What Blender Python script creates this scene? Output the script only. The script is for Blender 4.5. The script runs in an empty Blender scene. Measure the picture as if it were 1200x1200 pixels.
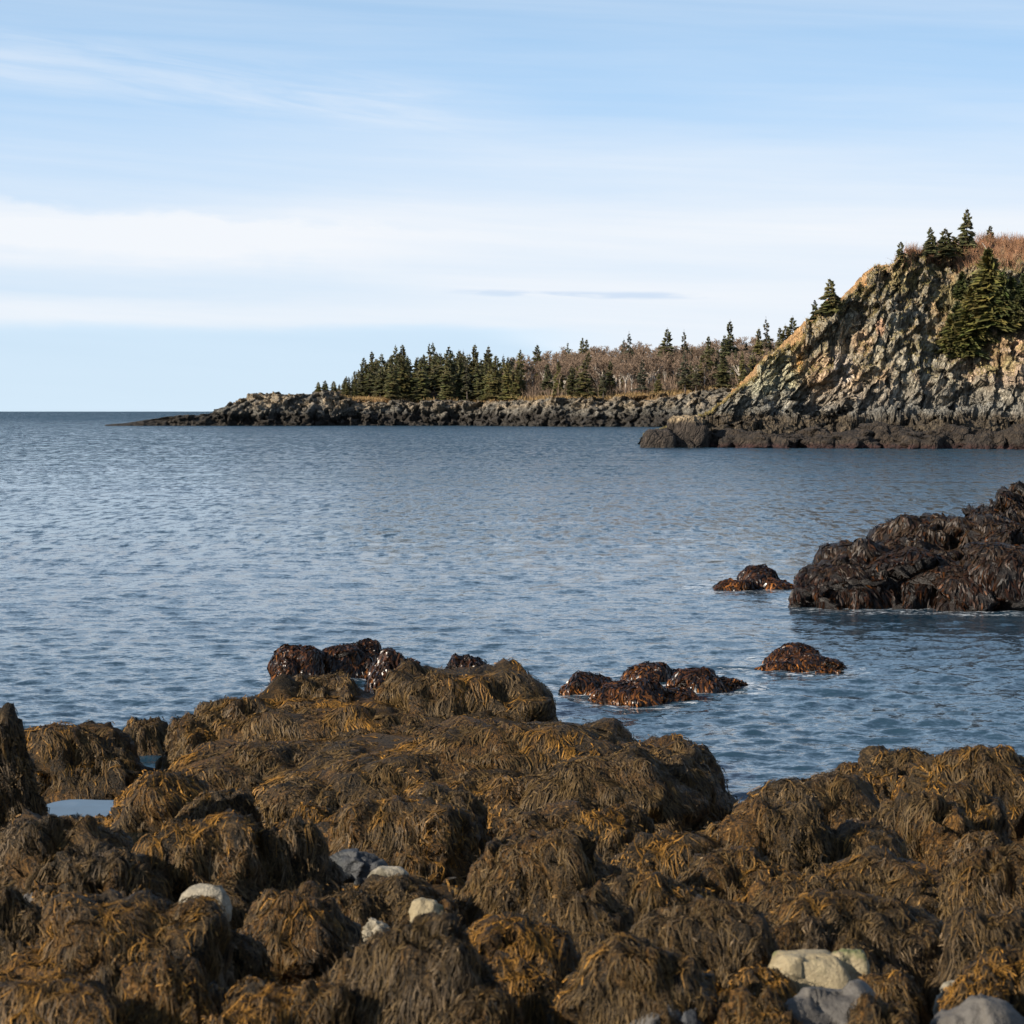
import bpy, math, time
import numpy as np
T0 = time.time()
R = math.radians
sc = bpy.context.scene
col = sc.collection

# ------------------------------------------------------------------ camera
CH = 4.5            # eye height above the sea
F = 2600.0          # focal length in photograph pixels (1200 wide)
HZ = 482.0          # horizon row
cam_d = bpy.data.cameras.new('camera')
cam_d.sensor_width = 36; cam_d.lens = 36 * F / 1200
cam_d.shift_y = -(600 - HZ) / 1200
cam_d.clip_start = 0.5; cam_d.clip_end = 90000
cam_d.dof.use_dof = True; cam_d.dof.focus_distance = 48; cam_d.dof.aperture_fstop = 5.6
cam = bpy.data.objects.new('camera', cam_d); col.objects.link(cam)
cam.location = (0, 0, CH); cam.rotation_euler = (R(90), 0, 0)
sc.camera = cam

# ------------------------------------------------------------------ light
SUN_DIR = np.array([-0.83, -0.44, 0.42]); SUN_DIR /= np.linalg.norm(SUN_DIR)
el = math.asin(SUN_DIR[2]); az = math.atan2(SUN_DIR[0], SUN_DIR[1])   # az from +Y towards +X
sd = bpy.data.lights.new('sun', 'SUN'); sd.energy = 5.0; sd.angle = R(0.53); sd.color = (1.0, 0.90, 0.76)
so = bpy.data.objects.new('sun', sd); col.objects.link(so)
from mathutils import Vector
so.rotation_euler = Vector(SUN_DIR).to_track_quat('Z', 'Y').to_euler(); so.location = (-30, -20, 40)

sc.view_settings.view_transform = 'Standard'; sc.view_settings.look = 'None'
sc.view_settings.exposure = 0.58; sc.view_settings.gamma = 1.0; sc.view_settings.use_curve_mapping = False
sc.cycles.max_bounces = 5; sc.cycles.diffuse_bounces = 2; sc.cycles.glossy_bounces = 3
sc.cycles.transparent_max_bounces = 6; sc.cycles.caustics_reflective = False; sc.cycles.caustics_refractive = False

# ------------------------------------------------------------------ node helper
class G:
    def __init__(s, nt): s.nt = nt
    def n(s, typ, _out=0, _p=None, **inp):
        nd = s.nt.nodes.new(typ)
        for k, v in (_p or {}).items(): setattr(nd, k, v)
        for k, v in inp.items():
            i = int(k[1:]) if k[0] == 'i' and k[1:].isdigit() else k.replace('_', ' ')
            sk = nd.inputs[i]
            if isinstance(v, bpy.types.NodeSocket): s.nt.links.new(v, sk)
            else: sk.default_value = v
        return nd.outputs[_out]
    def m(s, op, a, b=0.0, c=0.0, clamp=False):
        return s.n('ShaderNodeMath', _p={'operation': op, 'use_clamp': clamp}, i0=a, i1=b, i2=c)
    def vm(s, op, a, b=(0, 0, 0), out=0): return s.n('ShaderNodeVectorMath', out, {'operation': op}, i0=a, i1=b)
    def vs(s, a, k): return s.n('ShaderNodeVectorMath', 0, {'operation': 'SCALE'}, i0=a, Scale=k)
    def mix(s, f, a, b, mode='MIX'):
        nd = s.nt.nodes.new('ShaderNodeMix'); nd.data_type = 'RGBA'; nd.blend_type = mode; nd.clamp_factor = True
        for k, v in ((0, f), (6, a), (7, b)):
            if isinstance(v, bpy.types.NodeSocket): s.nt.links.new(v, nd.inputs[k])
            else: nd.inputs[k].default_value = v if k == 0 else (tuple(v) + (1,))[:4]
        return nd.outputs[2]
    def noise(s, vec, scale, detail=4, rough=.55, dist=0.0, out=0):
        return s.n('ShaderNodeTexNoise', out, Vector=vec, Scale=scale, Detail=detail, Roughness=rough, Distortion=dist)
    def ss(s, v, a, b):      # smoothstep
        return s.n('ShaderNodeMapRange', 0, {'interpolation_type': 'SMOOTHSTEP'}, i0=v, i1=a, i2=b, i3=0.0, i4=1.0)
    def xyz(s, x, y, z): return s.n('ShaderNodeCombineXYZ', i0=x, i1=y, i2=z)
    def sep(s, v): 
        nd = s.nt.nodes.new('ShaderNodeSeparateXYZ'); s.nt.links.new(v, nd.inputs[0]); return nd.outputs

def material(name):
    m = bpy.data.materials.new(name); m.use_nodes = True
    m.node_tree.nodes.clear(); g = G(m.node_tree)
    out = m.node_tree.nodes.new('ShaderNodeOutputMaterial')
    return m, g, out
def finish(m, g, out, **kw):
    b = g.n('ShaderNodeBsdfPrincipled', **kw); m.node_tree.links.new(b, out.inputs[0]); return m

# ------------------------------------------------------------------ world
w = bpy.data.worlds.new('World'); sc.world = w; w.use_nodes = True
w.node_tree.nodes.clear(); g = G(w.node_tree)
tc = g.n('ShaderNodeTexCoord', 0)
X, Y, Z = g.sep(tc)
zz = g.m('MAXIMUM', Z, 0.0)
sky_dir = g.vm('NORMALIZE', g.xyz(X, Y, g.m('ADD', g.m('MULTIPLY', zz, 1.15), 0.14)))
sky = w.node_tree.nodes.new('ShaderNodeTexSky'); sky.sky_type = 'NISHITA'; sky.sun_disc = False
sky.sun_elevation = el; sky.sun_rotation = az; sky.altitude = 0; sky.air_density = 1.0; sky.dust_density = 0.6; sky.ozone_density = 2.5
w.node_tree.links.new(sky_dir, sky.inputs[0])
A = g.m('ARCTAN2', X, Y); E = Z
warp = g.m('SUBTRACT', g.noise(g.xyz(g.m('MULTIPLY', A, 5.0), g.m('MULTIPLY', E, 30.0), 0.0), 1.0, 5, .6), 0.5)
st = g.noise(g.xyz(g.m('MULTIPLY', A, 3.0), g.m('MULTIPLY', g.m('ADD', E, g.m('MULTIPLY', A, 0.05)), 55.0), 3.3), 1.0, 6, .6, .3)
st2 = g.noise(g.xyz(g.m('MULTIPLY', A, 14.0), g.m('MULTIPLY', g.m('ADD', E, g.m('MULTIPLY', A, 0.12)), 130.0), 7.3), 1.0, 6, .62, .5)
Ew = g.m('ADD', E, g.m('MULTIPLY', warp, 0.020))
lower = g.ss(g.m('ADD', g.m('ADD', E, g.m('MULTIPLY', warp, .004)), g.m('MULTIPLY', g.ss(A, -0.03, 0.10), 0.035)), 0.032, 0.042)                               # bottom edge of the veil
upper = g.m('SUBTRACT', 1.0, g.ss(Ew, 0.070, 0.150))
veil = g.m('MULTIPLY', lower, upper)
left = g.m('SUBTRACT', 1.0, g.ss(A, -0.16, 0.02))
gap = g.m('MULTIPLY', left, g.m('MULTIPLY', g.ss(Ew, 0.044, 0.052), g.m('SUBTRACT', 1.0, g.ss(Ew, 0.058, 0.070))))
edge = g.m('MULTIPLY', left, g.ss(g.m('ADD', Ew, g.m('MULTIPLY', A, -0.02)), 0.088, 0.098))
veil = g.m('MULTIPLY', veil, g.m('SUBTRACT', 1.0, g.m('MULTIPLY', gap, 0.55)))
veil = g.m('MULTIPLY', veil, g.m('SUBTRACT', 1.0, g.m('MULTIPLY', edge, 0.5)))
veil = g.m('MULTIPLY', veil, g.m('ADD', 0.72, g.m('MULTIPLY', st, 0.40)))
T1 = g.m('ADD', E, g.m('MULTIPLY', A, 0.10))
wisp = g.m('MULTIPLY', g.m('MULTIPLY', g.ss(T1, 0.112, 0.128), g.m('SUBTRACT', 1.0, g.ss(T1, 0.135, 0.152))), g.m('SUBTRACT', 1.0, g.ss(A, -0.06, 0.03)))
wisp = g.m('MULTIPLY', wisp, g.ss(st2, 0.25, 0.75))
allw = g.m('MULTIPLY', g.ss(st, 0.15, 0.95), 0.34)
pf = g.noise(g.xyz(g.m('MULTIPLY', A, 38.0), g.m('MULTIPLY', E, 95.0), 4.0), 1.0, 5, .6)
Eb = g.m('ADD', g.m('ADD', E, g.m('MULTIPLY', g.m('ADD', A, 0.23), 0.055)), g.m('MULTIPLY', g.m('SUBTRACT', pf, 0.5), 0.018))
bank = g.m('MULTIPLY', g.m('MULTIPLY', g.ss(Eb, 0.066, 0.084), g.m('SUBTRACT', 1.0, g.ss(Eb, 0.0885, 0.0945))), g.m('SUBTRACT', 1.0, g.ss(A, -0.13, 0.02)))
veil = g.m('ADD', g.m('MULTIPLY', veil, 0.82), g.m('MULTIPLY', bank, 0.34))
dens = g.m('ADD', g.m('MULTIPLY', veil, 0.9), g.m('ADD', allw, g.m('MULTIPLY', wisp, 0.34)), clamp=True)
dens = g.m('MULTIPLY', dens, g.m('SUBTRACT', 1.0, g.m('MULTIPLY', g.ss(E, 0.18, 0.5), 0.6)))
# the small grey streaks low over the wood
sg = g.m('MULTIPLY', g.m('MULTIPLY', g.ss(A, -0.035, -0.01), g.m('SUBTRACT', 1.0, g.ss(A, 0.06, 0.10))),
         g.m('SUBTRACT', 1.0, g.ss(g.m('ABSOLUTE', g.m('SUBTRACT', g.m('ADD', E, g.m('MULTIPLY', warp, .006)), g.m('SUBTRACT', 0.0535, g.m('MULTIPLY', A, 0.025)))), 0.0004, 0.0022)))
sg = g.m('MULTIPLY', sg, g.ss(g.noise(g.xyz(g.m('MULTIPLY', A, 22.0), g.m('MULTIPLY', E, 160.0), 1.0), 1.0, 3), 0.42, 0.60))
K = 1.0
skyc = g.vs(sky.outputs[0], 1.0)
bgs = g.n('ShaderNodeBackground', Color=skyc, Strength=0.08)
hzk = g.n('ShaderNodeMapRange', 0, {'interpolation_type': 'LINEAR'}, i0=E, i1=0.0, i2=0.42, i3=0.88, i4=0.06)
hzc = g.mix(g.ss(E, 0.0, 0.16), (0.475, 0.58, 0.67), (0.385, 0.595, 0.835))
bgs = g.n('ShaderNodeMixShader', i0=hzk, i1=bgs, i2=g.n('ShaderNodeBackground', Color=hzc, Strength=1.0))
cloudc = g.mix(sg, (0.60, 0.625, 0.66), (0.45, 0.52, 0.62))
cloudc = g.mix(g.m('MULTIPLY', g.m('SUBTRACT', 1.0, g.ss(A, -0.02, 0.08)), g.m('SUBTRACT', 1.0, g.ss(Ew, 0.034, 0.040))), cloudc, (0.49, 0.59, 0.68))
bgc = g.n('ShaderNodeBackground', Color=cloudc, Strength=1.0)
ms = g.n('ShaderNodeMixShader', i0=dens, i1=bgs, i2=bgc)
wo = w.node_tree.nodes.new('ShaderNodeOutputWorld'); w.node_tree.links.new(ms, wo.inputs[0])
w.cycles.sampling_method = 'MANUAL'; w.cycles.sample_map_resolution = 512

# ------------------------------------------------------------------ numpy noise
rng = np.random.default_rng(11)
def _h(i, j, k, s):
    n = (i * 374761393 + j * 668265263 + k * 2147483647 + s * 144269504) & 0xffffffff
    n = ((n ^ (n >> 13)) * 1274126177) & 0xffffffff
    n = ((n ^ (n >> 16)) * 2246822519) & 0xffffffff
    return ((n ^ (n >> 15)) & 0xffffff) / float(0xffffff)
def vnoise(p, s=0):       # value noise, -1..1
    p = np.asarray(p, float); i = np.floor(p).astype(np.int64); f = p - i; f = f * f * (3 - 2 * f)
    x, y, z = i[..., 0], i[..., 1], i[..., 2]; fx, fy, fz = f[..., 0], f[..., 1], f[..., 2]
    r = 0
    for a in (0, 1):
        for b in (0, 1):
            for c in (0, 1):
                r = r + _h(x + a, y + b, z + c, s) * (fx if a else 1 - fx) * (fy if b else 1 - fy) * (fz if c else 1 - fz)
    return r * 2 - 1
def fbm(p, s=0, o=4, g_=.5):
    r = 0; a = 1; t = 0
    for k in range(o):
        r = r + a * vnoise(p * (2 ** k) + 17.3 * k, s + k); t += a; a *= g_
    return r / t
def facets(p, s, tilt=1.0):     # broken-rock displacement: every cell is its own tilted plane, about -1..1
    p = np.asarray(p, float); i = np.floor(p).astype(np.int64)
    best = np.full(p.shape[:-1], 1e9); val = np.zeros(p.shape[:-1])
    for a in (-1, 0, 1):
        for b in (-1, 0, 1):
            for c in (-1, 0, 1):
                x, y, z = i[..., 0] + a, i[..., 1] + b, i[..., 2] + c
                q = np.stack([x + _h(x, y, z, s), y + _h(x, y, z, s + 1), z + _h(x, y, z, s + 2)], -1)
                d = p - q; dd = (d * d).sum(-1)
                n = np.stack([_h(x, y, z, s + 3), _h(x, y, z, s + 4), _h(x, y, z, s + 5)], -1) * 2 - 1
                v = _h(x, y, z, s + 6) * 1.4 - .7 + tilt * (d * n).sum(-1)
                m = dd < best; best = np.where(m, dd, best); val = np.where(m, v, val)
    return val
def sstep(x, a, b):
    t = np.clip((x - a) / (b - a), 0, 1); return t * t * (3 - 2 * t)
def unit(v): return v / np.maximum(np.linalg.norm(v, axis=-1, keepdims=True), 1e-9)

# ------------------------------------------------------------------ object helpers
def mesh_from(name, verts, faces, mat, cols=None, smooth=False, vec=None):
    """verts (n,3); faces (m,k) with k = 3 or 4; cols (n,3)"""
    me = bpy.data.meshes.new(name)
    verts = np.ascontiguousarray(verts, dtype=np.float32); faces = np.ascontiguousarray(faces, dtype=np.int32)
    k = faces.shape[1]
    me.vertices.add(len(verts)); me.vertices.foreach_set('co', verts.ravel())
    me.loops.add(faces.size); me.loops.foreach_set('vertex_index', faces.ravel())
    me.polygons.add(len(faces)); me.polygons.foreach_set('loop_start', np.arange(0, faces.size, k, dtype=np.int32))
    me.polygons.foreach_set('loop_total', np.full(len(faces), k, dtype=np.int32))
    if smooth: me.polygons.foreach_set('use_smooth', np.ones(len(faces), dtype=bool))
    if cols is not None:
        at = me.color_attributes.new('Col', 'FLOAT_COLOR', 'POINT')
        c4 = np.ones((len(verts), 4), dtype=np.float32); c4[:, :3] = cols[:, :3]; at.data.foreach_set('color', c4.ravel())
        if cols.shape[1] == 8: at = me.attributes.new('Sn', 'FLOAT_VECTOR', 'POINT'); at.data.foreach_set('vector', np.ascontiguousarray(cols[:, 5:8], dtype=np.float32).ravel())
        if cols.shape[1] >= 5:
            at = me.attributes.new('Uv', 'FLOAT2', 'POINT'); at.data.foreach_set('vector', np.ascontiguousarray(cols[:, 3:5], dtype=np.float32).ravel())
    if vec is not None:
        at = me.attributes.new('Wc', 'FLOAT_VECTOR', 'POINT'); at.data.foreach_set('vector', np.ascontiguousarray(vec, dtype=np.float32).ravel())
    me.update(calc_edges=True); me.validate()
    me.materials.append(mat)
    return me
def link(name, me, parent=None, loc=None, **props):
    o = bpy.data.objects.new(name, me); col.objects.link(o)
    if parent is not None: o.parent = parent
    if loc is not None: o.location = loc
    for k, v in props.items():
        if v is not None: o[k] = v
    return o
def grid_faces(nu, nv, wrap=False):
    a = np.arange(nu * nv).reshape(nu, nv)
    if wrap: a = np.vstack([a, a[:1]])
    return np.stack([a[:-1, :-1], a[1:, :-1], a[1:, 1:], a[:-1, 1:]], -1).reshape(-1, 4)
def ribbons(Pc, Wd, cols, Nn=None):
    """Pc (N,S,3) centre lines, Wd (N,S,3) half-width vectors, cols (N,S,3)"""
    N, S, _ = Pc.shape
    V = np.stack([Pc - Wd, Pc + Wd], 2).reshape(-1, 3)
    C = np.zeros((N * S * 2, 5)); C[:, :3] = np.repeat(cols.reshape(N * S, 3), 2, 0)
    C[:, 3] = (np.repeat(np.arange(N) * 7.31 % 911, S * 2) + np.tile([0., 1.], N * S)); C[:, 4] = np.tile(np.repeat(np.linspace(0, 1, S), 2), N)
    if Nn is not None: C = np.hstack([C, np.repeat(Nn.reshape(N * S, 3), 2, 0)])
    b = (np.arange(N) * S * 2)[:, None] + (np.arange(S - 1) * 2)[None]
    fc = np.stack([b, b + 1, b + 3, b + 2], -1).reshape(-1, 4)
    return V, fc, C
def px(x, y, d): return np.array([(x - 600) / F * d, d, CH - (y - HZ) / F * d])

# ------------------------------------------------------------------ materials
def attr(g): return g.n('ShaderNodeAttribute', 0, {'attribute_name': 'Col'})
def pos(g): return g.n('ShaderNodeNewGeometry', 0)
def bump(g, h, strength, dist): return g.n('ShaderNodeBump', Strength=strength, Distance=dist, Height=h)

m, g, o = material('seaweed'); p = pos(g)
uv = g.sep(g.n('ShaderNodeAttribute', 1, {'attribute_name': 'Uv'}))
sv = g.xyz(g.m('MULTIPLY', uv[0], 4.2), g.m('MULTIPLY', uv[1], 2.6), 0.0)
stz = g.noise(sv, 1.0, 2, .6)
c = g.mix(1.0, attr(g), g.mix(g.ss(stz, .36, .66), (0.22, 0.20, 0.18), (1.35, 1.35, 1.35)), 'MULTIPLY')
c = g.mix(0.5, c, g.mix(g.noise(p, 90, 3), (0.3, 0.3, 0.3), (1.7, 1.7, 1.7)), 'MULTIPLY')
sn = g.n('ShaderNodeAttribute', 1, {'attribute_name': 'Sn'})
nb = g.vm('NORMALIZE', g.vm('ADD', g.vs(sn, .75), g.vs(bump(g, stz, 0.8, 0.012), .5)))
M_WEED = finish(m, g, o, Base_Color=c, Roughness=0.55, Normal=nb, **{'Specular_IOR_Level': 0.22})
m, g, o = material('weedy_rock'); p = pos(g)
wc = g.n('ShaderNodeAttribute', 1, {'attribute_name': 'Wc'})
wv = g.vm('ADD', wc, g.vs(g.vm('SUBTRACT', g.noise(p, 5.0, 3, .6, out=1), (.5, .5, .5)), .16))
f1 = g.noise(wv, 60, 4, .7); f2 = g.noise(wv, 17, 3, .6); f3 = g.noise(p, 75, 4, .7)
fz = g.m('ADD', g.m('MULTIPLY', f1, .6), g.m('ADD', g.m('MULTIPLY', f2, .25), g.m('MULTIPLY', f3, .3)))
pt = g.ss(g.noise(p, 1.5, 4), .42, .62)
c = g.mix(g.ss(fz, .49, .74), (0.008, 0.006, 0.003), g.mix(pt, (0.13, 0.08, 0.032), (0.26, 0.125, 0.028)))  # near-black in the texture's hollows: shade between the weed painted into the colour
M_WROCK = finish(m, g, o, Base_Color=c, Roughness=0.6, Normal=bump(g, fz, 1.0, 0.05), **{'Specular_IOR_Level': 0.25})
m, g, o = material('kelp'); p = pos(g)
M_KELPD = None
M_KELP = finish(m, g, o, Base_Color=attr(g), Roughness=0.30, **{'Specular_IOR_Level': 0.3})
m, g, o = material('matt_kelp'); p = pos(g)
M_KELPD = finish(m, g, o, Base_Color=g.mix(1.0, attr(g), (.44, .40, .37), 'MULTIPLY'), Roughness=0.5, **{'Specular_IOR_Level': 0.25})
m, g, o = material('kelp_rock'); p = pos(g)
nz = g.noise(p, 9, 6, .7)
c = g.mix(g.ss(nz, .35, .7), (0.007, 0.005, 0.004), (0.03, 0.018, 0.012))
M_KROCK = finish(m, g, o, Base_Color=c, Roughness=0.42, Normal=bump(g, nz, 1.0, 0.15))
m, g, o = material('cliff_rock'); p = pos(g)
nz = g.noise(g.vm('MULTIPLY', p, (1, 1, .45)), 1.1, 8, .7)
nf = g.noise(p, 4.5, 6, .7)
c = g.mix(1.0, attr(g), g.mix(g.ss(nz, .3, .7), (0.55, 0.53, 0.5), (1.5, 1.48, 1.42)), 'MULTIPLY')
c = g.mix(1.0, c, g.mix(g.ss(nf, .3, .7), (0.6, 0.6, 0.6), (1.4, 1.4, 1.4)), 'MULTIPLY')
sh = g.sep(p); pc = g.xyz(g.m('SUBTRACT', sh[0], g.m('MULTIPLY', sh[2], .35)), sh[1], g.m('MULTIPLY', sh[2], .42))
cr = g.n('ShaderNodeTexVoronoi', 0, {'feature': 'DISTANCE_TO_EDGE'}, Vector=g.vm('ADD', pc, g.vs(g.noise(p, .7, 4, .6, out=1), .9)), Scale=.75)
cr2 = g.n('ShaderNodeTexVoronoi', 0, {'feature': 'DISTANCE_TO_EDGE'}, Vector=g.vm('ADD', pc, g.vs(g.noise(p, 1.4, 4, .6, out=1), .5)), Scale=2.1)
ck = g.m('MULTIPLY', g.ss(cr, 0.0, .09), g.m('ADD', .45, g.m('MULTIPLY', g.ss(cr2, 0.0, .13), .55)))
c = g.mix(ck, g.mix(1.0, c, (.62, .60, .58), 'MULTIPLY'), c)
M_CLIFF = finish(m, g, o, Base_Color=c, Roughness=0.85, Normal=bump(g, g.m('ADD', g.m('ADD', g.m('MULTIPLY', nz, .7), g.m('MULTIPLY', nf, .35)), g.m('MULTIPLY', ck, .6)), 1.0, 0.7))
m, g, o = material('foliage'); p = pos(g)
c = g.mix(1.0, attr(g), g.mix(g.noise(p, 1.3, 3), (0.5, 0.5, 0.5), (1.5, 1.5, 1.5)), 'MULTIPLY')
oi = g.n('ShaderNodeObjectInfo', 5)
c = g.mix(1.0, c, g.mix(oi, (0.75, 0.8, 0.8), (1.35, 1.2, 0.95)), 'MULTIPLY')
M_FOL = finish(m, g, o, Base_Color=c, Roughness=0.7)
m, g, o = material('bark'); p = pos(g)
c = g.mix(1.0, attr(g), g.mix(g.noise(p, 3, 3), (0.6, 0.6, 0.6), (1.4, 1.4, 1.4)), 'MULTIPLY')
M_BARK = finish(m, g, o, Base_Color=c, Roughness=0.85)
def stone_mat(name, a, b, c2, s=6.0, rough=.6):
    m, g, o = material(name); p = pos(g)
    n1 = g.noise(p, s, 6, .65); n2 = g.noise(p, s * 9, 4, .7); n3 = g.noise(g.vm('ADD', p, (5, 5, 5)), s * .6, 4)
    c = g.mix(g.ss(n1, .35, .65), a, b); c = g.mix(g.ss(n3, .52, .62), c, c2)
    c = g.mix(1.0, c, g.mix(n2, (0.65, 0.65, 0.65), (1.35, 1.35, 1.35)), 'MULTIPLY')
    return finish(m, g, o, Base_Color=c, Roughness=rough, Normal=bump(g, g.m('ADD', n1, g.m('MULTIPLY', n2, .5)), .9, .03))
M_PALE = stone_mat('pale_stone', (0.24, 0.205, 0.145), (0.36, 0.31, 0.225), (0.13, 0.11, 0.07))
M_GREY = stone_mat('grey_stone', (0.07, 0.062, 0.053), (0.105, 0.094, 0.08), (0.05, 0.045, 0.04), 3.0, .7)
M_BLUE = stone_mat('blue_grey_stone', (0.025, 0.026, 0.028), (0.045, 0.047, 0.05), (0.018, 0.02, 0.02), 3.0, .6)
M_GREEN = stone_mat('green_stained_stone', (0.26, 0.205, 0.115), (0.36, 0.29, 0.17), (0.115, 0.125, 0.04), 7.0)
M_PINK = stone_mat('pink_brown_stone', (0.085, 0.062, 0.046), (0.125, 0.095, 0.075), (0.05, 0.036, 0.025), 4.0)

# ------------------------------------------------------------------ shore ground
def ground_z(x, y):
    b = 1.5 - (y - 11) * 0.085
    b = np.where(y < 11, 1.5 - (y - 11) * 0.06, b)
    b = b - np.clip(y - 25.5, 0, 8) * 0.12 - np.clip(y - 33, 0, 99) * .1
    b = b - 0.35 * np.exp(-(((x + 4.05) / .75) ** 2 + ((y - 21.0) / 1.3) ** 2))           # hollow of the tide pool
    q = np.stack([x, y, 0 * x], -1)
    amp = .16 * (1 - np.exp(-(((x + 4.05) / .9) ** 2 + ((y - 21.0) / 1.5) ** 2)))
    return np.maximum(b + amp * fbm(q * 1.1, 5, 4) - .27, -3)
gy = np.concatenate([np.linspace(-60, 7, 20), np.linspace(7.3, 27, 170), np.linspace(27.3, 60, 40)])
gx = np.concatenate([np.linspace(-60, -9, 14), np.linspace(-8.5, 8.5, 140), np.linspace(9, 60, 14)])
XX, YY = np.meshgrid(gx, gy, indexing='ij')
me = mesh_from('shore_ground', np.stack([XX, YY, ground_z(XX, YY)], -1).reshape(-1, 3), grid_faces(len(gx), len(gy)), M_WROCK, smooth=True, vec=np.stack([XX, YY * .6, 0 * XX], -1).reshape(-1, 3))
link('shore_ground', me, kind='structure')

def depth_at(y):           # distance at which the image row y meets the shore
    d = np.linspace(8, 34, 1500); b = np.maximum(1.5 - (d - 11) * .085, 0)
    r = HZ + (CH - b) / d * F
    return float(np.interp(-y, -r, d))

# ------------------------------------------------------------------ domes: rounded boulders with drapes of weed
class Dome:
    ang = .16
    def __init__(s, cx, cy, z0, rx, ry, h, seed, e=.72, p=2.5, rot=0., lean=(0, 0), nz=.13, fac=0., faceted=5):
        s.__dict__.update(cx=cx, cy=cy, z0=z0, rx=rx, ry=ry, h=h, seed=seed, e=e, p=p, rot=rot, lean=lean, nz=nz, fac=fac, fs=faceted)
    def f(s, th, t):
        ph = np.clip(t, 0, 1.0) * (math.pi / 2)
        ct, st_ = np.cos(th), np.sin(th)
        rad = (np.abs(ct) ** s.p + np.abs(st_) ** s.p) ** (-1 / s.p)
        rr = np.sin(ph) ** s.e; z = np.cos(ph) ** getattr(s, 'ze', .62)
        x = rad * ct * rr * s.rx; y = rad * st_ * rr * s.ry
        R_ = min(s.rx, s.ry)
        q = np.stack([x, y, z * s.h], -1) + s.seed * 7.7
        dx = fbm(q / R_ * .9, s.seed, 3) * s.nz * R_ * 1.5; dy = fbm(q / R_ * .9, s.seed + 31, 3) * s.nz * R_ * 1.5
        k = 1 + 1.2 * fbm(q / R_ * 2.1, s.seed + 50, 3) * s.nz
        zz = z * s.h * (1 + s.nz * .9 * fbm(q / R_ * 1.3, s.seed + 77, 3) * np.sin(ph * 2 + .6))
        lump = 1 + s.nz * getattr(s, 'lp', .55) * fbm(q / R_ * 5.0, s.seed + 99, 2); k = k * lump; zz = zz * (1 + (lump - 1) * .8)
        x, y = x * k + dx * rr + s.lean[0] * z, y * k + dy * rr + s.lean[1] * z
        c, n = math.cos(s.rot), math.sin(s.rot)
        X_ = s.cx + x * c - y * n; Y_ = s.cy + x * n + y * c
        if s.fac == 0 and s.ang:
            Q = np.stack([X_, Y_, s.z0 + zz], -1); v = facets(Q / (R_ * .95) + s.seed, 7, 1.3) * s.ang * R_ * sstep(t, 0, .15)
            X_ = X_ + v * ct * rr; Y_ = Y_ + v * st_ * rr; zz = zz + v * z * .6
        if s.fac:
            Q = np.stack([X_, Y_, s.z0 + zz], -1)
            v = facets(Q * s.fs, s.seed + 9, 1.0) * s.fac
            X_ = X_ + v * ct * rr; Y_ = Y_ + v * st_ * rr; zz = zz + v * z * .35
        return np.stack([X_, Y_, s.z0 + zz], -1)
    GU, GV = 112, 45
    def cache(s):
        if not hasattr(s, 'G'):
            th = np.linspace(0, 2 * math.pi, s.GU, endpoint=False); t = np.linspace(0, 1, s.GV)
            A_, B_ = np.meshgrid(th, t, indexing='ij'); s.G = s.f(A_, B_); s.G[:, 0] = s.G[:, 0].mean(0)
            dth = (np.roll(s.G, -1, 0) - np.roll(s.G, 1, 0)) * (s.GU / (4 * math.pi)); dt = np.gradient(s.G, axis=1) * (s.GV - 1)
            s.Dth, s.Dt = dth, dt
            n = unit(np.cross(dth, dt)); cen = np.array([s.cx, s.cy, s.z0]); n = np.where(((s.G - cen) * n).sum(-1, keepdims=True) < 0, -n, n)
            n[:, 0] = n[:, 1].mean(0); s.N_ = n
        return s
    def at(s, th, t, *which):
        s.cache(); u = (th / (2 * math.pi)) % 1.0 * s.GU; v = np.clip(t, 0, 1) * (s.GV - 1)
        i = np.floor(u).astype(int); fu = (u - i)[..., None]; i = i % s.GU; j = np.clip(np.floor(v).astype(int), 0, s.GV - 2); fv = (v - j)[..., None]; i2 = (i + 1) % s.GU
        return [(A[i, j] * (1 - fu) + A[i2, j] * fu) * (1 - fv) + (A[i, j + 1] * (1 - fu) + A[i2, j + 1] * fu) * fv for A in (getattr(s, w) for w in which)]
    def mesh(s, nu=72, nv=26):
        if s.fac == 0: s.cache(); g_ = s.G[::2, ::2]; return g_.reshape(-1, 3), grid_faces(g_.shape[0], g_.shape[1], True)
        th = np.linspace(0, 2 * math.pi, nu, endpoint=False); t = np.linspace(0.0, 1.0, nv) ** 1.0
        A_, B = np.meshgrid(th, t, indexing='ij'); V = s.f(A_, B)
        V[:, 0] = V[:, 0].mean(0)
        return V.reshape(-1, 3), grid_faces(nu, nv, True)
    def wc(s, nu=72, nv=26):
        if s.fac == 0: nu, nv = len(s.cache().G[::2, 0]), len(s.G[0, ::2])
        th = np.linspace(0, 2 * math.pi, nu, endpoint=False); t = np.linspace(0, 1, nv); A_, B_ = np.meshgrid(th, t, indexing='ij'); Rm = (s.rx + s.ry) / 2
        V = s.G[::2, ::2] if s.fac == 0 else s.f(A_, B_)
        return np.stack([np.cos(A_) * Rm + s.seed * 3.1 + .10 * V[..., 0] * B_, np.sin(A_) * Rm, B_ * (s.h + Rm * .8) * .11 + .04 * V[..., 2]], -1).reshape(-1, 3)
    def inside(s, P):      # rough test, a little shrunken
        c, n = math.cos(s.rot), math.sin(s.rot); x, y = P[..., 0] - s.cx, P[..., 1] - s.cy
        u = (x * c + y * n) / (s.rx * .76); v = (-x * n + y * c) / (s.ry * .76); z = (P[..., 2] - s.z0) / (s.h * .78)
        return (np.abs(u) ** s.p + np.abs(v) ** s.p) ** (1.3 / s.p * 1.3) + np.clip(z, 0, 9) ** 2.2 < 1

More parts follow.
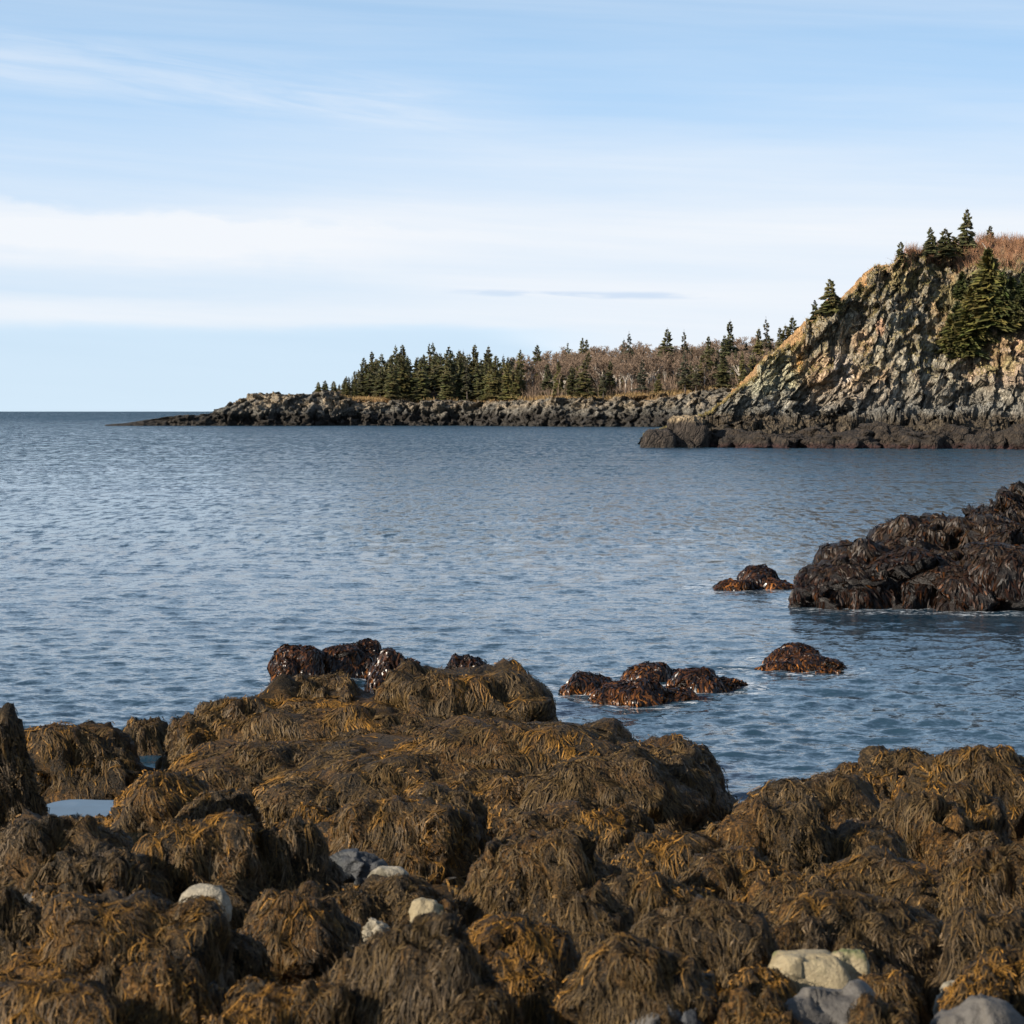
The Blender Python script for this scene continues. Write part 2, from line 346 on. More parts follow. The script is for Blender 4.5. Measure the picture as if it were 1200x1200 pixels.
PAL = dict(olive=(.150, .094, .034), gold=(.38, .185, .030), grey=(.21, .150, .090), dark=(.026, .016, .008))
def weed_colours(P, r, tone, dry, up=None):
    if tone == 'kelp': return kelp_colours(P, r, dry)
    """tone: share of gold, dry: share of pale grey-brown"""
    n = fbm(P * 1.7, 91, 3); n2 = fbm(P * 4.5 + 9, 92, 2)
    if up is not None: n = n + (sstep(up, .45, .95) - .45) * .8 * (.35 + tone)
    a = np.array(PAL['olive']); C = np.broadcast_to(a, P.shape).copy()
    k = sstep(n + (r[:, 0] - .5) * .3, .30 - tone, .85 - tone)[:, None]; C = C * (1 - k) + k * np.array(PAL['gold'])
    k = sstep(n2 + (r[:, 1] - .5) * .5 - (0 if up is None else up * .25), .40 - dry, .85 - dry)[:, None] * .85; C = C * (1 - k) + k * np.array(PAL['grey'])
    k = (r[:, 2] < .14)[:, None] * .6; C = C * (1 - k) + k * np.array(PAL['dark'])
    return C * (.78 + .5 * r[:, 3:4])

def drape(domes, nlock, per, length, width, tone=.25, dry=.3, S=5, lockw=.055, lift=.03, seed=0, tuft=0, sway=.17):
    """locks of weed hanging down the outside of the domes; returns ribbon arrays"""
    rg = np.random.default_rng(seed + 1000); out = []
    areas = np.array([(d.rx + d.ry) * (d.h + .6 * min(d.rx, d.ry)) for d in domes]); areas /= areas.sum()
    for di, d in enumerate(domes):
        N = max(8, int(nlock * areas[di]))
        th0 = np.where(rg.random(N) < .88, rg.uniform(-math.pi * 1.08, math.pi * .08, N), rg.uniform(0, math.pi, N))
        t0 = np.where(rg.random(N) < .42, np.arcsin(np.clip(np.sqrt(rg.random(N)) ** (1 / d.e), 0, 1)) * 2 / math.pi, rg.random(N) ** .8 * .86); t0 = np.minimum(t0, .88)
        prof = d.h + .8 * (d.rx + d.ry) / 2
        # copy every lock into its strands
        M = N * per
        ID = np.repeat(np.arange(N), per)
        off = rg.uniform(-1, 1, M)                              # place across the lock
        r = rg.random((M, 6)); rl = rg.random((N, 4))
        s = np.linspace(0, 1, S)[None]
        L = length * (.55 + .9 * rl[ID, 0]) * (.7 + .5 * r[:, 4])
        Rm = (d.rx + d.ry) / 2
        rad_here = np.maximum(.25, np.sin(np.clip(t0[ID], .1, 1) * math.pi / 2)) * Rm
        # every strand walks down the surface under gravity, matted where the top is flat
        tt = np.clip(t0[ID] + rg.normal(0, .035, M) / prof, .02, 1); hh = th0[ID] + off * lockw / rad_here + rg.normal(0, .02, M) / rad_here
        lockn = unit(rg.normal(0, 1, (N, 3)) * [1, 1, .2])[ID]; ds = (L / (S - 1))
        pts, nrm, hs = [], [], []
        dprev = None
        for k in range(S):
            P_, n_, A1, A2 = d.at(hh, tt, 'G', 'N_', 'Dth', 'Dt'); n_ = unit(n_)
            pts.append(P_); nrm.append(n_)
            flow = vnoise(P_ * 3.1 + 5, 18)[:, None] * .75 * np.cross(n_, [0, 0, 1.])
            gdir = np.array([0, 0, -1.]) + .10 * lockn + flow + rg.normal(0, sway, (M, 3))
            gp = gdir - n_ * (gdir * n_).sum(-1, keepdims=True)
            if dprev is not None: gp = unit(gp) + .35 * dprev
            gp = unit(gp); dprev = gp
            a11 = (A1 * A1).sum(-1) + 1e-4; a22 = (A2 * A2).sum(-1) + 1e-6; a12 = (A1 * A2).sum(-1); b1 = (A1 * gp).sum(-1); b2 = (A2 * gp).sum(-1)
            det = np.maximum(a11 * a22 - a12 ** 2, 1e-6); dh = (a22 * b1 - a12 * b2) / det; dv = (a11 * b2 - a12 * b1) / det
            hh = hh + np.clip(dh * ds, -.5, .5) ; tt = np.clip(tt + np.clip(dv * ds, -.12, .25), .01, 1.0)
            # strands of a lock draw together
            cenh = np.zeros(N); np.add.at(cenh, ID, hh); cenh /= per; hh = hh + (cenh[ID] - hh) * .16
        P = np.stack(pts, 1); n = np.stack(nrm, 1); T = np.repeat(tt[:, None], S, 1)
        bul = (1 - off ** 2)[:, None] * (.4 + .6 * np.sin(np.clip(s * 1.15, 0, 1) * math.pi)) * lift * (.4 + 1.3 * rl[ID, 1][:, None])
        P = P + n * (.004 + bul + (r[:, 5:6] * .012))[..., None]
        fall = sstep(T, .35, .8) * s * .02; P[..., 2] -= fall
        P = P + rg.normal(0, .0035, P.shape)
        dirv = np.gradient(P, axis=1); dirv = unit(dirv)
        lat = unit(np.cross(n, dirv))
        tilt = (off * .8 + rg.normal(0, .3, M))[:, None, None]
        lat = unit(lat - n * tilt)
        wd = width * (.6 + .8 * r[:, 0:1]) * np.array([.75] + [1.] * (S - 2) + [.25])[None]
        up_ = n[:, 1, 2]
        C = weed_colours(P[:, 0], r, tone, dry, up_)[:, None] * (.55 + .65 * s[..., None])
        keep = np.ones(M, bool)
        mid = P[:, S // 2]
        for d2 in (domes if tone == 'kelp' else ALLD):
            if d2 is not d and abs(d2.cx - d.cx) < (d2.rx + d.rx) * 1.2 and abs(d2.cy - d.cy) < (d2.ry + d.ry) * 1.2: keep &= ~d2.inside(mid)
        keep &= mid[:, 2] > ground_z(mid[:, 0], mid[:, 1]) - .12
        keep &= mid[:, 2] > -.08
        out.append((P[keep], (lat * wd[..., None] * .5)[keep], C[keep], n[keep]))
    V = [ribbons(*o_) for o_ in out]
    return join(V)
def join(parts):
    vs, fs, cs = [], [], []; b = 0
    for v, f_, c_ in parts:
        vs.append(v); fs.append(f_ + b); cs.append(c_); b += len(v)
    return np.concatenate(vs), np.concatenate(fs), np.concatenate(cs)

def curls(P, n, size, width, tone, dry, seed, S=3):
    """short crisp tips and bladders standing off the mat: P (N,3) roots, n normals"""
    rg = np.random.default_rng(seed + 5); N = len(P); r = rg.random((N, 6))
    d1 = unit(rg.normal(0, 1, (N, 3)) + n * .9 + np.array([0, 0, -.5]))
    s = np.linspace(0, 1, S)[None, :, None]
    ln = size * (.5 + r[:, 4])[:, None, None]
    Pc = P[:, None] + n[:, None] * .008 + d1[:, None] * s * ln - np.array([0, 0, 1.]) * s ** 2 * ln * .35
    lat = unit(np.cross(d1, rg.normal(0, 1, (N, 3))))
    wd = width * (.7 + .6 * r[:, :1]) * np.array([.6, 1, .5] if S == 3 else np.ones(S))[None]
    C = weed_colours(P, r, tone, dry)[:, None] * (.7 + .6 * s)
    return ribbons(Pc, lat[:, None] * wd[..., None] * .5, C, np.repeat(n[:, None], S, 1))
def surf_points(domes, N, seed, tmax=.9, front=.8):
    rg = np.random.default_rng(seed + 77); ps, ns = [], []
    for d in domes:
        k = max(4, N // len(domes))
        th = np.where(rg.random(k) < front, rg.uniform(-math.pi * 1.08, math.pi * .08, k), rg.uniform(0, math.pi, k)); t = np.where(rg.random(k) < .5, np.arcsin(np.clip(np.sqrt(rg.random(k)) ** (1 / d.e), 0, 1)) * 2 / math.pi, rg.random(k) ** .75 * tmax + .02); t = np.clip(t, .01, tmax)
        P, n = d.at(th, t, 'G', 'N_'); n = unit(n)
        keep = np.ones(k, bool)
        for d2 in domes:
            if d2 is not d: keep &= ~d2.inside(P)
        keep &= P[:, 2] > np.maximum(ground_z(P[:, 0], P[:, 1]) - .05, -.05)
        ps.append(P[keep]); ns.append(n[keep])
    return np.concatenate(ps), np.concatenate(ns)

NTRI = 0
def weedy(name, domes, label, category, dens=1.0, group=None, tone=.25, dry=.3, length=.165, width=.0058, nu=72, nv=26, curlk=1.0):
    global NTRI
    d0 = domes[0]; base = np.array([d0.cx, d0.cy, d0.z0])
    root = link(name, None, loc=base, label=label, category=category, group=group)
    parts = [d.mesh(nu, nv) for d in domes]; vs, fs, b = [], [], 0
    for v, f_ in parts: vs.append(v); fs.append(f_ + b); b += len(v)
    me = mesh_from('rock', np.concatenate(vs) - base, np.concatenate(fs), M_WROCK, smooth=True, vec=np.concatenate([d.wc(nu, nv) for d in domes])); link('rock', me, root)
    scale = np.mean([d.cy for d in domes]) / 15.
    A_ = sum((d.rx + d.ry) * (d.h + .6 * min(d.rx, d.ry)) for d in domes)
    nlock = A_ * 175 * dens / scale ** 1.3
    seed = d0.seed
    V, f_, C = drape(domes, nlock, 8, length, width * scale ** .75, tone, dry, seed=seed, lockw=.045 * scale ** .5, lift=.012)
    Pn = surf_points(domes, int(A_ * 800 * dens * curlk / scale ** 1.3), seed)
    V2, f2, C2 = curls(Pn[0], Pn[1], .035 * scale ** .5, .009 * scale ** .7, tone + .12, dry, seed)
    V, f_, C = join([(V, f_, C), (V2, f2, C2)]); NTRI += len(f_) * 2
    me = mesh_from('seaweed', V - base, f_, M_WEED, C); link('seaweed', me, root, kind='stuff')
    return root

seedc = [0]
def boulder_dome(cx, yt, yf, wpx, asp=.75, e=.72, p=2.5, nz=.13, rot=None, lean=None):
    seedc[0] += 1; s = seedc[0]; rg = np.random.default_rng(s)
    wpx = wpx * 1.0; df = depth_at(yf); rx = wpx / 2 / F * df; ry = rx * asp; dc = df + ry * .8
    rx = wpx / 2 / F * dc
    zt = CH - (yt - HZ) / F * (dc + ry * .1)
    X_ = (cx - 600) / F * dc; gz = float(ground_z(np.array(X_), np.array(dc)))
    z0 = gz - .22; h = max(zt - z0, .12)
    return Dome(X_, dc, z0, rx, ry, h, s, e, p, rg.uniform(-.25, .25) if rot is None else rot, lean or (rg.normal(0, .05) * rx, 0.03 * rx), nz)

B = [  # cx, top row, foot row, width, gold, dry, label
 (-8, 848, 990, 86, .1, .2, 'tall dark weed-covered boulder cut off by the left edge above the tide pool'),
 (92, 856, 922, 150, .30, .1, 'low reddish brown weedy boulder at the water behind the tide pool'),
 (168, 844, 886, 74, .1, .2, 'small round boulder at the water just left of the big ledge'),
 (192, 906, 962, 130, .62, .0, 'golden weedy mound to the right of the tide pool'),
 (72, 962, 1048, 160, .15, .35, 'broad olive boulder directly below the tide pool'),
 (228, 964, 1066, 150, .38, .2, 'upright golden brown boulder behind the flat cream stone'),
 (118, 1004, 1078, 130, .15, .45, 'sloping grey brown boulder leaning against the upright golden brown one'),
 (336, 970, 1060, 118, .25, .4, 'square shouldered boulder with a black shaded side left of the blue grey stone'),
 (148, 1050, 1160, 240, .42, .40, 'biggest foreground boulder with golden crown and long grey fringe, lower left'),
 (12, 1046, 1102, 90, .0, .1, 'dark shaded boulder at the left edge beside the biggest foreground boulder'),
 (62, 1156, 1228, 210, .2, .45, 'low boulder in the bottom left corner with combed back weed'),
 (345, 1054, 1114, 125, .35, .5, 'boulder with pale streaked weed to the right of the flat cream stone'),
 (350, 1156, 1216, 180, .4, .3, 'low weedy hump at the bottom edge right of the biggest boulder'),
 (258, 930, 972, 95, .2, .3, 'small dark hump beside the golden mound under the ledge'),
 (200, 1138, 1212, 110, .3, .3, 'weedy shoulder at the bottom edge below the biggest boulder'),
 (462, 934, 1006, 180, .2, .25, 'flat brown boulder just below the left half of the ledge'),
 (522, 928, 978, 86, .2, .2, 'knob of draped rock at the foot of the ledge centre'),
 (644, 972, 1066, 152, .25, .25, 'pointed boulder with straight hanging weed in the middle of the shore'),
 (672, 948, 992, 170, .3, .15, 'long flat rust tinted rock behind the pointed middle boulder'),
 (455, 1028, 1072, 124, .15, .25, 'small boulder between the two pale stones at centre left'),
 (476, 1086, 1208, 172, .08, .75, 'tall block at bottom centre hung with thick grey brown locks'),
 (600, 1074, 1148, 150, .75, .0, 'mustard coloured weedy mound right of the tall bottom block'),
 (692, 1050, 1106, 112, .35, .15, 'rounded boulder right behind the mustard coloured mound'),
 (748, 1112, 1212, 180, .70, .0, 'golden boulder at the bottom beside the deep black hollow'),
 (822, 1068, 1162, 184, .05, .30, 'dark boulder with bent combed weed left of the green stained stones'),
 (772, 1030, 1086, 180, .4, .15, 'wide low boulder behind the dark combed one'),
 (778, 984, 1030, 135, .25, .2, 'low boulder to the right of the pointed middle boulder'),
 (958, 912, 982, 150, .1, .3, 'peaked mound standing against the water right of the channel'),
 (905, 942, 1026, 130, .1, .25, 'boulder with weed parted like hair in front of the peaked mound'),
 (1056, 882, 938, 128, .40, .1, 'blocky ochre boulder on the skyline of the right hand shore'),
 (1162, 879, 952, 185, .45, .1, 'long ochre boulder at the right edge against the water'),
 (1076, 936, 996, 112, .05, .2, 'dark boulder with a black hollow below the blocky ochre one'),
 (1136, 925, 984, 92, .25, .15, 'round boulder between the dark one and the right edge'),
 (1002, 970, 1024, 124, .15, .2, 'purple brown boulder in front of the peaked mound'),
 (858, 1004, 1050, 140, .45, .1, 'rust coloured low boulder in front of the weed parted one'),
 (1040, 1010, 1054, 155, .35, .2, 'low tangled boulder behind the long fringed one'),
 (1160, 998, 1062, 112, .1, .25, 'dark spiky looking boulder near the right edge'),
 (992, 1052, 1120, 245, .22, .45, 'long boulder with a straight hanging curtain of brown weed, lower right'),
 (1166, 1072, 1134, 112, .3, .5, 'grey fringed boulder at the right edge beside the narrow white stone'),
 (1184, 1124, 1184, 130, .4, .35, 'low boulder at the right edge near the bottom right corner'),
 (886, 1170, 1222, 100, .6, .0, 'golden tangled hump at the bottom edge left of the long grey stone'),
 (1034, 1172, 1222, 90, .55, .1, 'yellow brown weed clump on the bottom edge right of the long grey stone'),
 (560, 1168, 1220, 110, .3, .1, 'small dark hump at the bottom edge right of the tall block'),
 (700, 1012, 1048, 90, .3, .1, 'little weedy rock tucked beside the pointed middle boulder'),
 (930, 1024, 1060, 110, .2, .2, 'small hump between the rust coloured rock and the long fringed boulder'),
 (420, 1120, 1180, 70, .2, .3, 'narrow shoulder on the left flank of the tall bottom block'),
 (265, 1092, 1140, 90, .2, .1, 'small shaded rock right beside the biggest boulder'),
]
main_domes = []; JOBS = []; ALLD = []
for cx, yt, yf, wp, tone, dry, lab in B:
    d = boulder_dome(cx, yt, yf, wp, asp=.62 if wp > 160 else .8)
    rl_ = np.random.default_rng(7000 + d.seed); ds = [d]
    d.ze = rl_.uniform(.75, 1.15); d.rx *= 1.18; d.ry *= 1.3; d.nz = rl_.uniform(.16, .26); d.e = rl_.uniform(.5, .8); d.p = rl_.uniform(2.1, 3.6)
    for q_ in range(int(rl_.integers(1, 4)) if wp > 80 else 1):
        sg_ = rl_.choice([-1, 1]); f1 = rl_.uniform(.45, .75)
        ds.append(Dome(d.cx + sg_ * d.rx * rl_.uniform(.35, .62), d.cy + d.ry * rl_.uniform(-.55, .35), d.z0, d.rx * f1, d.ry * f1 * 1.2, d.h * rl_.uniform(.6, .92), d.seed * 10 + 3000 + q_, rl_.uniform(.5, .8), rl_.uniform(2, 3.4), rl_.uniform(-.6, .6), (0, 0), .22)); ds[-1].ze = rl_.uniform(.75, 1.15)
    main_domes += ds
    JOBS.append((('boulder', ds, lab, 'boulder'), dict(dens=1.0, tone=tone * .8, dry=dry)))

# the long ledge
def exd(cx, yt, d, wpx, ry, z0, **k):
    seedc[0] += 1
    rx = wpx / 2 / F * d; zt = CH - (yt - HZ) / F * (d + ry * .1)
    return Dome((cx - 600) / F * d, d, z0, rx, ry, zt - z0, seedc[0], **k)
ledge = [exd(530, 868, 24.0, 610, 1.9, -.4, nz=.16, e=.42, p=4, rot=.02), exd(430, 818, 26.0, 390, 1.3, -.5, nz=.16, e=.42, p=3.6, rot=-.03), exd(376, 796, 26.6, 136, .8, -.6, nz=.20, rot=.1), exd(545, 784, 26.4, 220, 1.1, -.6, e=.45, p=4.2, nz=.20, rot=-.05), exd(300, 816, 26.0, 205, 1.0, -.6, nz=.20, rot=0),
         exd(232, 842, 25.6, 84, .7, -.6, nz=.20), exd(436, 838, 25.2, 250, .9, -.5, nz=.20, p=3, rot=0), exd(600, 853, 23.6, 320, 1.1, -.2, nz=.20, e=.62, p=3, rot=.0),
         exd(776, 873, 23.2, 156, 1.1, -.2, nz=.20, e=.62, rot=0), exd(335, 876, 23.9, 270, 1.0, -.2, nz=.20, p=3, rot=0), exd(475, 884, 23.2, 250, .9, 0, nz=.20, p=3, rot=0),
         exd(700, 888, 22.2, 210, .8, 0, nz=.20, rot=0), exd(565, 905, 22.3, 190, .7, 0, nz=.20, rot=0), exd(400, 915, 22.6, 200, .6, 0, nz=.20, rot=0)]
for d in ledge: d.ang = .08; d.ze = .55
main_domes += ledge
JOBS.append((('rock_ledge', ledge, 'long stepped ledge of rock draped in olive seaweed standing against the water', 'rock ledge'), dict(dens=.85, tone=.12, dry=.22, length=.18, width=.0068, nu=110, nv=34)))

# small rocks between the boulders
rg = np.random.default_rng(5)
n_f = 0
for k in range(700):
    yf = rg.uniform(900, 1215) if n_f < 22 else rg.uniform(1120, 1230); cx = rg.uniform(-40, 1240)
    d_ = depth_at(yf); X_ = (cx - 600) / F * d_
    if (X_ + 4.05) ** 2 + ((d_ - 21) / 1.6) ** 2 < 1.1: continue
    if d_ > 22 and -3.0 < X_ < 2.6: continue
    if yf < 945 and not (960 < cx or cx < 200): continue
    wp = rg.uniform(48, 100) * 15 / d_
    P = np.array([X_, d_ + .1, 1.5 - (d_ - 11) * .085 + .05])
    if any(dm.inside(P) for dm in main_domes): continue
    d = boulder_dome(cx, yf - wp * rg.uniform(.32, .5), yf, wp, asp=rg.uniform(.7, 1))
    n_f += 1
    tn = rg.uniform(0, .6); zn = ('left' if cx < 400 else ('middle' if cx < 800 else 'right')) + (' front' if yf > 1080 else ' back')
    lb_ = 'small %s weedy rock in a gap between larger boulders, %s of the shore' % ('golden' if tn > .35 else 'olive brown', zn)
    JOBS.append((('boulder', [d], lb_, 'boulder'), dict(dens=1.0, group=lb_[6:], tone=tn, dry=rg.uniform(0, .4), nu=40, nv=14)))
    if n_f >= 26: break

for cx, yt, yf, wp, lb_ in ((1300, 890, 960, 200, 'broad weedy boulder at the water just right of the long ochre one'), (1290, 985, 1070, 210, 'broad weedy boulder right of the dark spiky looking one'), (1300, 1090, 1190, 240, 'broad weedy boulder right of the grey fringed one'),
                            (-130, 960, 1050, 170, 'broad weedy boulder left of the tide pool boulder'), (1450, 930, 1010, 240, 'outermost weedy boulder on the right of the shore')):
    d = boulder_dome(cx, yt, yf, wp, asp=.7); JOBS.append((('boulder', [d], lb_, 'boulder'), dict(dens=.6, tone=.25, dry=.2)))
for a_, k_ in JOBS: ALLD += a_[1]
for a_, k_ in JOBS: weedy(*a_, **k_)
# weed lying on the ground between them
N = 17000
yy = rg.uniform(9.5, 27, N) ; xx = rg.uniform(-1, 1, N) * yy * .30
keep = ~(((xx + 4.05) / .8) ** 2 + ((yy - 21.0) / 1.4) ** 2 < 1); xx, yy = xx[keep], yy[keep]
P = np.stack([xx, yy, ground_z(xx, yy)], -1)
V, f_, C = curls(P, np.tile([0, 0, 1.], (len(P), 1)), .13, .03, .45, .15, 3)
NTRI += len(f_) * 2
link('seaweed_mat', mesh_from('seaweed_mat', V, f_, M_WEED, C), label='tangled golden brown seaweed lying in the gaps between the boulders', category='seaweed', kind='stuff')

# bare stones
def stone(name, cx, yt, yf, wpx, mat_, lab, thick=.24, up=0., asp=.7, e=.7, p=2.3, nz=.1, rot=0, fac=.0, zlift=0, cat='stone'):
    d = boulder_dome(cx, yt, yf, wpx, asp, e, p, nz, rot, (0, 0)); d.lp = .2; d.fac = fac * .6; d.fs = 4; d.GU = 128; d.GV = 61; zt_ = d.z0 + d.h; d.z0 = max(d.z0, zt_ - thick); zt_ -= .02; d.h = zt_ - d.z0; d.ze = .8; d.nz = .10; d.ang = .38; d.lp = .2
    V, f_ = d.mesh(64, 30); base = np.array([d.cx, d.cy, d.z0])
    link(name, mesh_from(name, V - base, f_, mat_, smooth=True), loc=base + [0, 0, zlift], label=lab, category=cat)
stone('stone', 240, 1034, 1084, 62, M_PALE, 'flat cream coloured stone lying in front of the upright golden brown boulder', e=.5, p=3, fac=.02)
stone('stone', 498, 1048, 1086, 46, M_GREEN, 'pale stone with a green tint half wrapped in weed above the tall bottom block', e=.6, fac=.03)
stone('stone', 455, 1012, 1036, 56, M_PALE, 'long whitish stone on top of the small boulder at centre left', e=.6, fac=.02)
stone('stone', 442, 1074, 1092, 36, M_PALE, 'small pale pebble perched above the tall bottom block', e=.7)
stone('stone', 420, 994, 1030, 64, M_BLUE, 'smooth blue grey stone below the left half of the ledge', e=.8)
stone('stone', 770, 1174, 1216, 100, M_GREY, 'smooth grey stone at the bottom edge below the golden boulder', thick=.4, e=.8, p=2.2)
stone('stone', 968, 1152, 1214, 150, M_GREY, 'long rounded grey stone at the bottom edge in front of the green stained stones', thick=.4, e=.8, p=2.2, rot=.25)
stone('stone', 1160, 1166, 1222, 130, M_GREY, 'rounded grey stone in the bottom right corner', thick=.4, e=.8, rot=.2)
stone('stone', 946, 1112, 1172, 104, M_GREEN, 'larger yellowish block with green stains above the long grey stone', thick=.4, e=.32, p=5, fac=.05)
stone('stone', 996, 1106, 1168, 54, M_GREEN, 'upright green stained block on the right of the larger yellowish one', thick=.4, e=.32, p=5, fac=.05)
stone('stone', 892, 1124, 1162, 72, M_PALE, 'low cream stone on the left of the green stained blocks', e=.6, fac=.02)
stone('stone', 1130, 1076, 1100, 26, M_PALE, 'narrow white stone poking out near the right edge', e=.7)
stone('stone', 1118, 1146, 1172, 44, M_PALE, 'cream stone right of the yellow brown weed clump', e=.6, fac=.02)
stone('stone', 628, 1140, 1170, 56, M_PINK, 'brownish stone on the rim of the deep black hollow', e=.6, fac=.02)
stone('stone', 40, 1042, 1062, 30, M_GREY, 'small grey stone beside the dark boulder at the left edge', e=.6)
stone('stone', 372, 1190, 1215, 70, M_GREY, 'flat grey stone showing at the very bottom left of the tall block', e=.6)
stone('stone', 300, 1068, 1085, 26, M_GREY, 'small grey stone right of the flat cream stone', e=.6)
stone('stone', 1196, 1150, 1182, 50, M_PALE, 'whitish stone at the right edge near the bottom corner', e=.6)
stone('stone', 808, 1176, 1214, 46, M_BLUE, 'small bluish stone at the bottom edge beside the golden tangled hump', e=.8)
print('fore', time.time() - T0, 'tris', NTRI)

# ------------------------------------------------------------------ rocks standing in the sea
KP = dict(dark=(.030, .016, .009), red=(.070, .027, .010), amber=(.30, .11, .02), black=(.012, .009, .010), brown=(.10, .068, .038))
def kelp_colours(P, r, brown):
    C = np.where(r[:, :1] < .45, np.array(KP['dark']), np.where(r[:, :1] < .78, np.array(KP['red']), np.array(KP['black'])))
    if brown:
        k = (sstep(P[:, 2] + fbm(P * .8, 3, 2) * .7, .5, 1.3)[:, None]) * brown * (r[:, 3:4] > .3); C = C * (1 - k) + k * np.array(KP['brown'])
    k = (sstep(P[:, 2] + r[:, 1] * .12, .32, .08) * (r[:, 2] < .22))[:, None]; C = C * (1 - k) + k * np.array(KP['amber'])
    C = np.where((r[:, 2] > .965)[:, None], np.array(KP['amber']) * .6, C)
    return C * (.6 + .8 * r[:, 3:4])
def kelp(domes, N, size, width, seed, amber_h=.25, brown=0.):
    return drape(domes, N / 4, 4, size * 2.2, width * .9, 'kelp', brown, S=4, lockw=.06 * size / .1, lift=.022, seed=seed, sway=.32)
SEA = []
def sea_rock(name, specs, label, cat, N, size, width, fac=.09, fs=2.6, **k):
    ds = []
    for cx, yt, d, wp, ry in specs:
        yt -= 5 if (cx in (950, 918) or cx == 888) else 0
        yt += (9 if d > 48 else (9 if d > 34 and cx > 640 else 3))
        dd = exd(cx, yt, d, wp, ry, -.5, nz=.17, e=.75, p=2.3, rot=0); dd.fac = fac; dd.fs = fs; ds.append(dd); SEA.append(dd)
    base = np.array([ds[0].cx, ds[0].cy, 0.]); root = link(name, None, loc=base, label=label, category=cat)
    vs, fs_, b = [], [], 0
    for d in ds:
        v, f_ = d.mesh(80, 30); vs.append(v); fs_.append(f_ + b); b += len(v)
    link('rock', mesh_from('rock', np.concatenate(vs) - base, np.concatenate(fs_), M_KROCK), root)
    V, f_, C = kelp(ds, N, size, width, ds[0].seed, **k)
    link('seaweed', mesh_from('seaweed', V - base, f_, M_KELPD if name == 'rock_outcrop' else M_KELP, C), root, kind='stuff')
sea_rock('sea_rock', [(352, 757, 37.5, 64, .5), (338, 770, 37.2, 40, .4), (400, 757, 38, 70, .6), (432, 753, 38.4, 40, .5)],
         'glossy dark kelp-covered rock in the water at the far left of the sea rocks', 'rock', 11000, .10, .032)
sea_rock('sea_rock', [(460, 765, 33, 62, .6), (490, 775, 32.6, 60, .6), (545, 771, 33, 74, .7), (585, 783, 32.6, 52, .6), (520, 790, 32, 120, .5)],
         'reddish black kelp-covered rock rising just behind the top of the ledge', 'rock', 13000, .09, .028)
sea_rock('sea_rock', [(690, 783, 35.6, 70, .5), (740, 790, 34.6, 100, .7), (762, 771, 37.2, 60, .6), (820, 779, 36.0, 76, .6), (850, 790, 36.2, 60, .5), (800, 781, 37.4, 50, .5), (770, 800, 34.8, 110, .5)],
         'wide glossy kelp rock awash in the middle of the sea below the wooded point', 'rock', 24000, .10, .032)
sea_rock('sea_rock', [(930, 748, 40.0, 68, .9), (950, 768, 38.9, 84, .6), (918, 774, 38.7, 84, .5), (975, 778, 38.2, 50, .25)],
         'small kelp rock with a low tail to the right of the wide glossy one', 'rock', 11000, .10, .032)
sea_rock('sea_rock', [(888, 662, 57.5, 50, .8), (862, 671, 56.5, 56, .6), (912, 671, 56.8, 44, .6)],
         'low flat rock awash off the tip of the big dark outcrop', 'rock', 5000, .16, .045)
big = [(998, 645, 52, 104, 1.4), (972, 662, 51.6, 66, 1.0), (1030, 628, 53, 110, 1.6), (1010, 655, 51.5, 130, 1.2), (1075, 606, 54, 96, 2.0), (1110, 592, 55, 100, 2.2), (1085, 640, 51.8, 150, 1.4),
       (1150, 590, 55, 70, 2.2), (1172, 578, 56, 60, 2), (1205, 560, 57, 64, 2.2), (1180, 605, 53, 110, 1.8), (1175, 640, 51, 90, 1.0), (1260, 550, 57, 120, 3), (1250, 600, 53, 120, 2.2), (1330, 560, 57, 180, 4), (1130, 660, 51, 110, 1.0)]
sea_rock('rock_outcrop', big, 'large dark weed-covered outcrop sloping into the sea at the right edge', 'rock', 52000, .115, .046, fac=.42, fs=.85, brown=.7, amber_h=.4)
print('sea rocks', time.time() - T0)

# ------------------------------------------------------------------ sea
ks = np.concatenate([np.array([.25, .5, 1, 1.5, 2]), np.arange(3, 30, 1.0), np.arange(30, 640, 1.25)])[::-1]
rows = CH * F / ks
tn = np.linspace(-.256, .256, 275); ext = np.array([.27, .3, .35, .42, .55, .8, 1.3, 2.5, 6.0])
cl = np.concatenate([-ext[::-1], tn, ext])
TT, DD = np.meshgrid(cl, rows, indexing='ij'); XX = TT * DD
rgw = np.random.default_rng(3); Hh = np.zeros_like(XX); Hx = np.zeros_like(XX); Hy = np.zeros_like(XX)
sp = DD ** 2 / (CH * F) * 1.15
for lam, amp, cnt in ((9, .006, 5), (5, .0045, 10), (2.8, .0036, 16), (1.6, .0038, 24), (.95, .0046, 26), (.55, .0046, 26), (.34, .0030, 26)):
    for k in range(cnt):
        l = lam * rgw.uniform(.75, 1.35); a = rgw.normal(-1.75, .8); kx, ky = math.cos(a) * 6.283 / l, math.sin(a) * 6.283 / l
        am = amp * rgw.uniform(.5, 1.2) * np.clip(l / (sp * 2.2) - .6, 0, 1)
        p_ = kx * XX + ky * DD + rgw.uniform(0, 6.28)
        Hh += am * np.sin(p_); Hx += am * .7 * math.cos(a) * np.cos(p_); Hy += am * .7 * math.sin(a) * np.cos(p_)
q = np.stack([XX * .05, DD * .05, 0 * XX], -1); gust = .75 + .5 * fbm(q, 7, 3)
calm = sstep(DD, 24, 34) * .45 + .55
near = np.abs(TT) < .26
Hh *= gust * calm * .95 
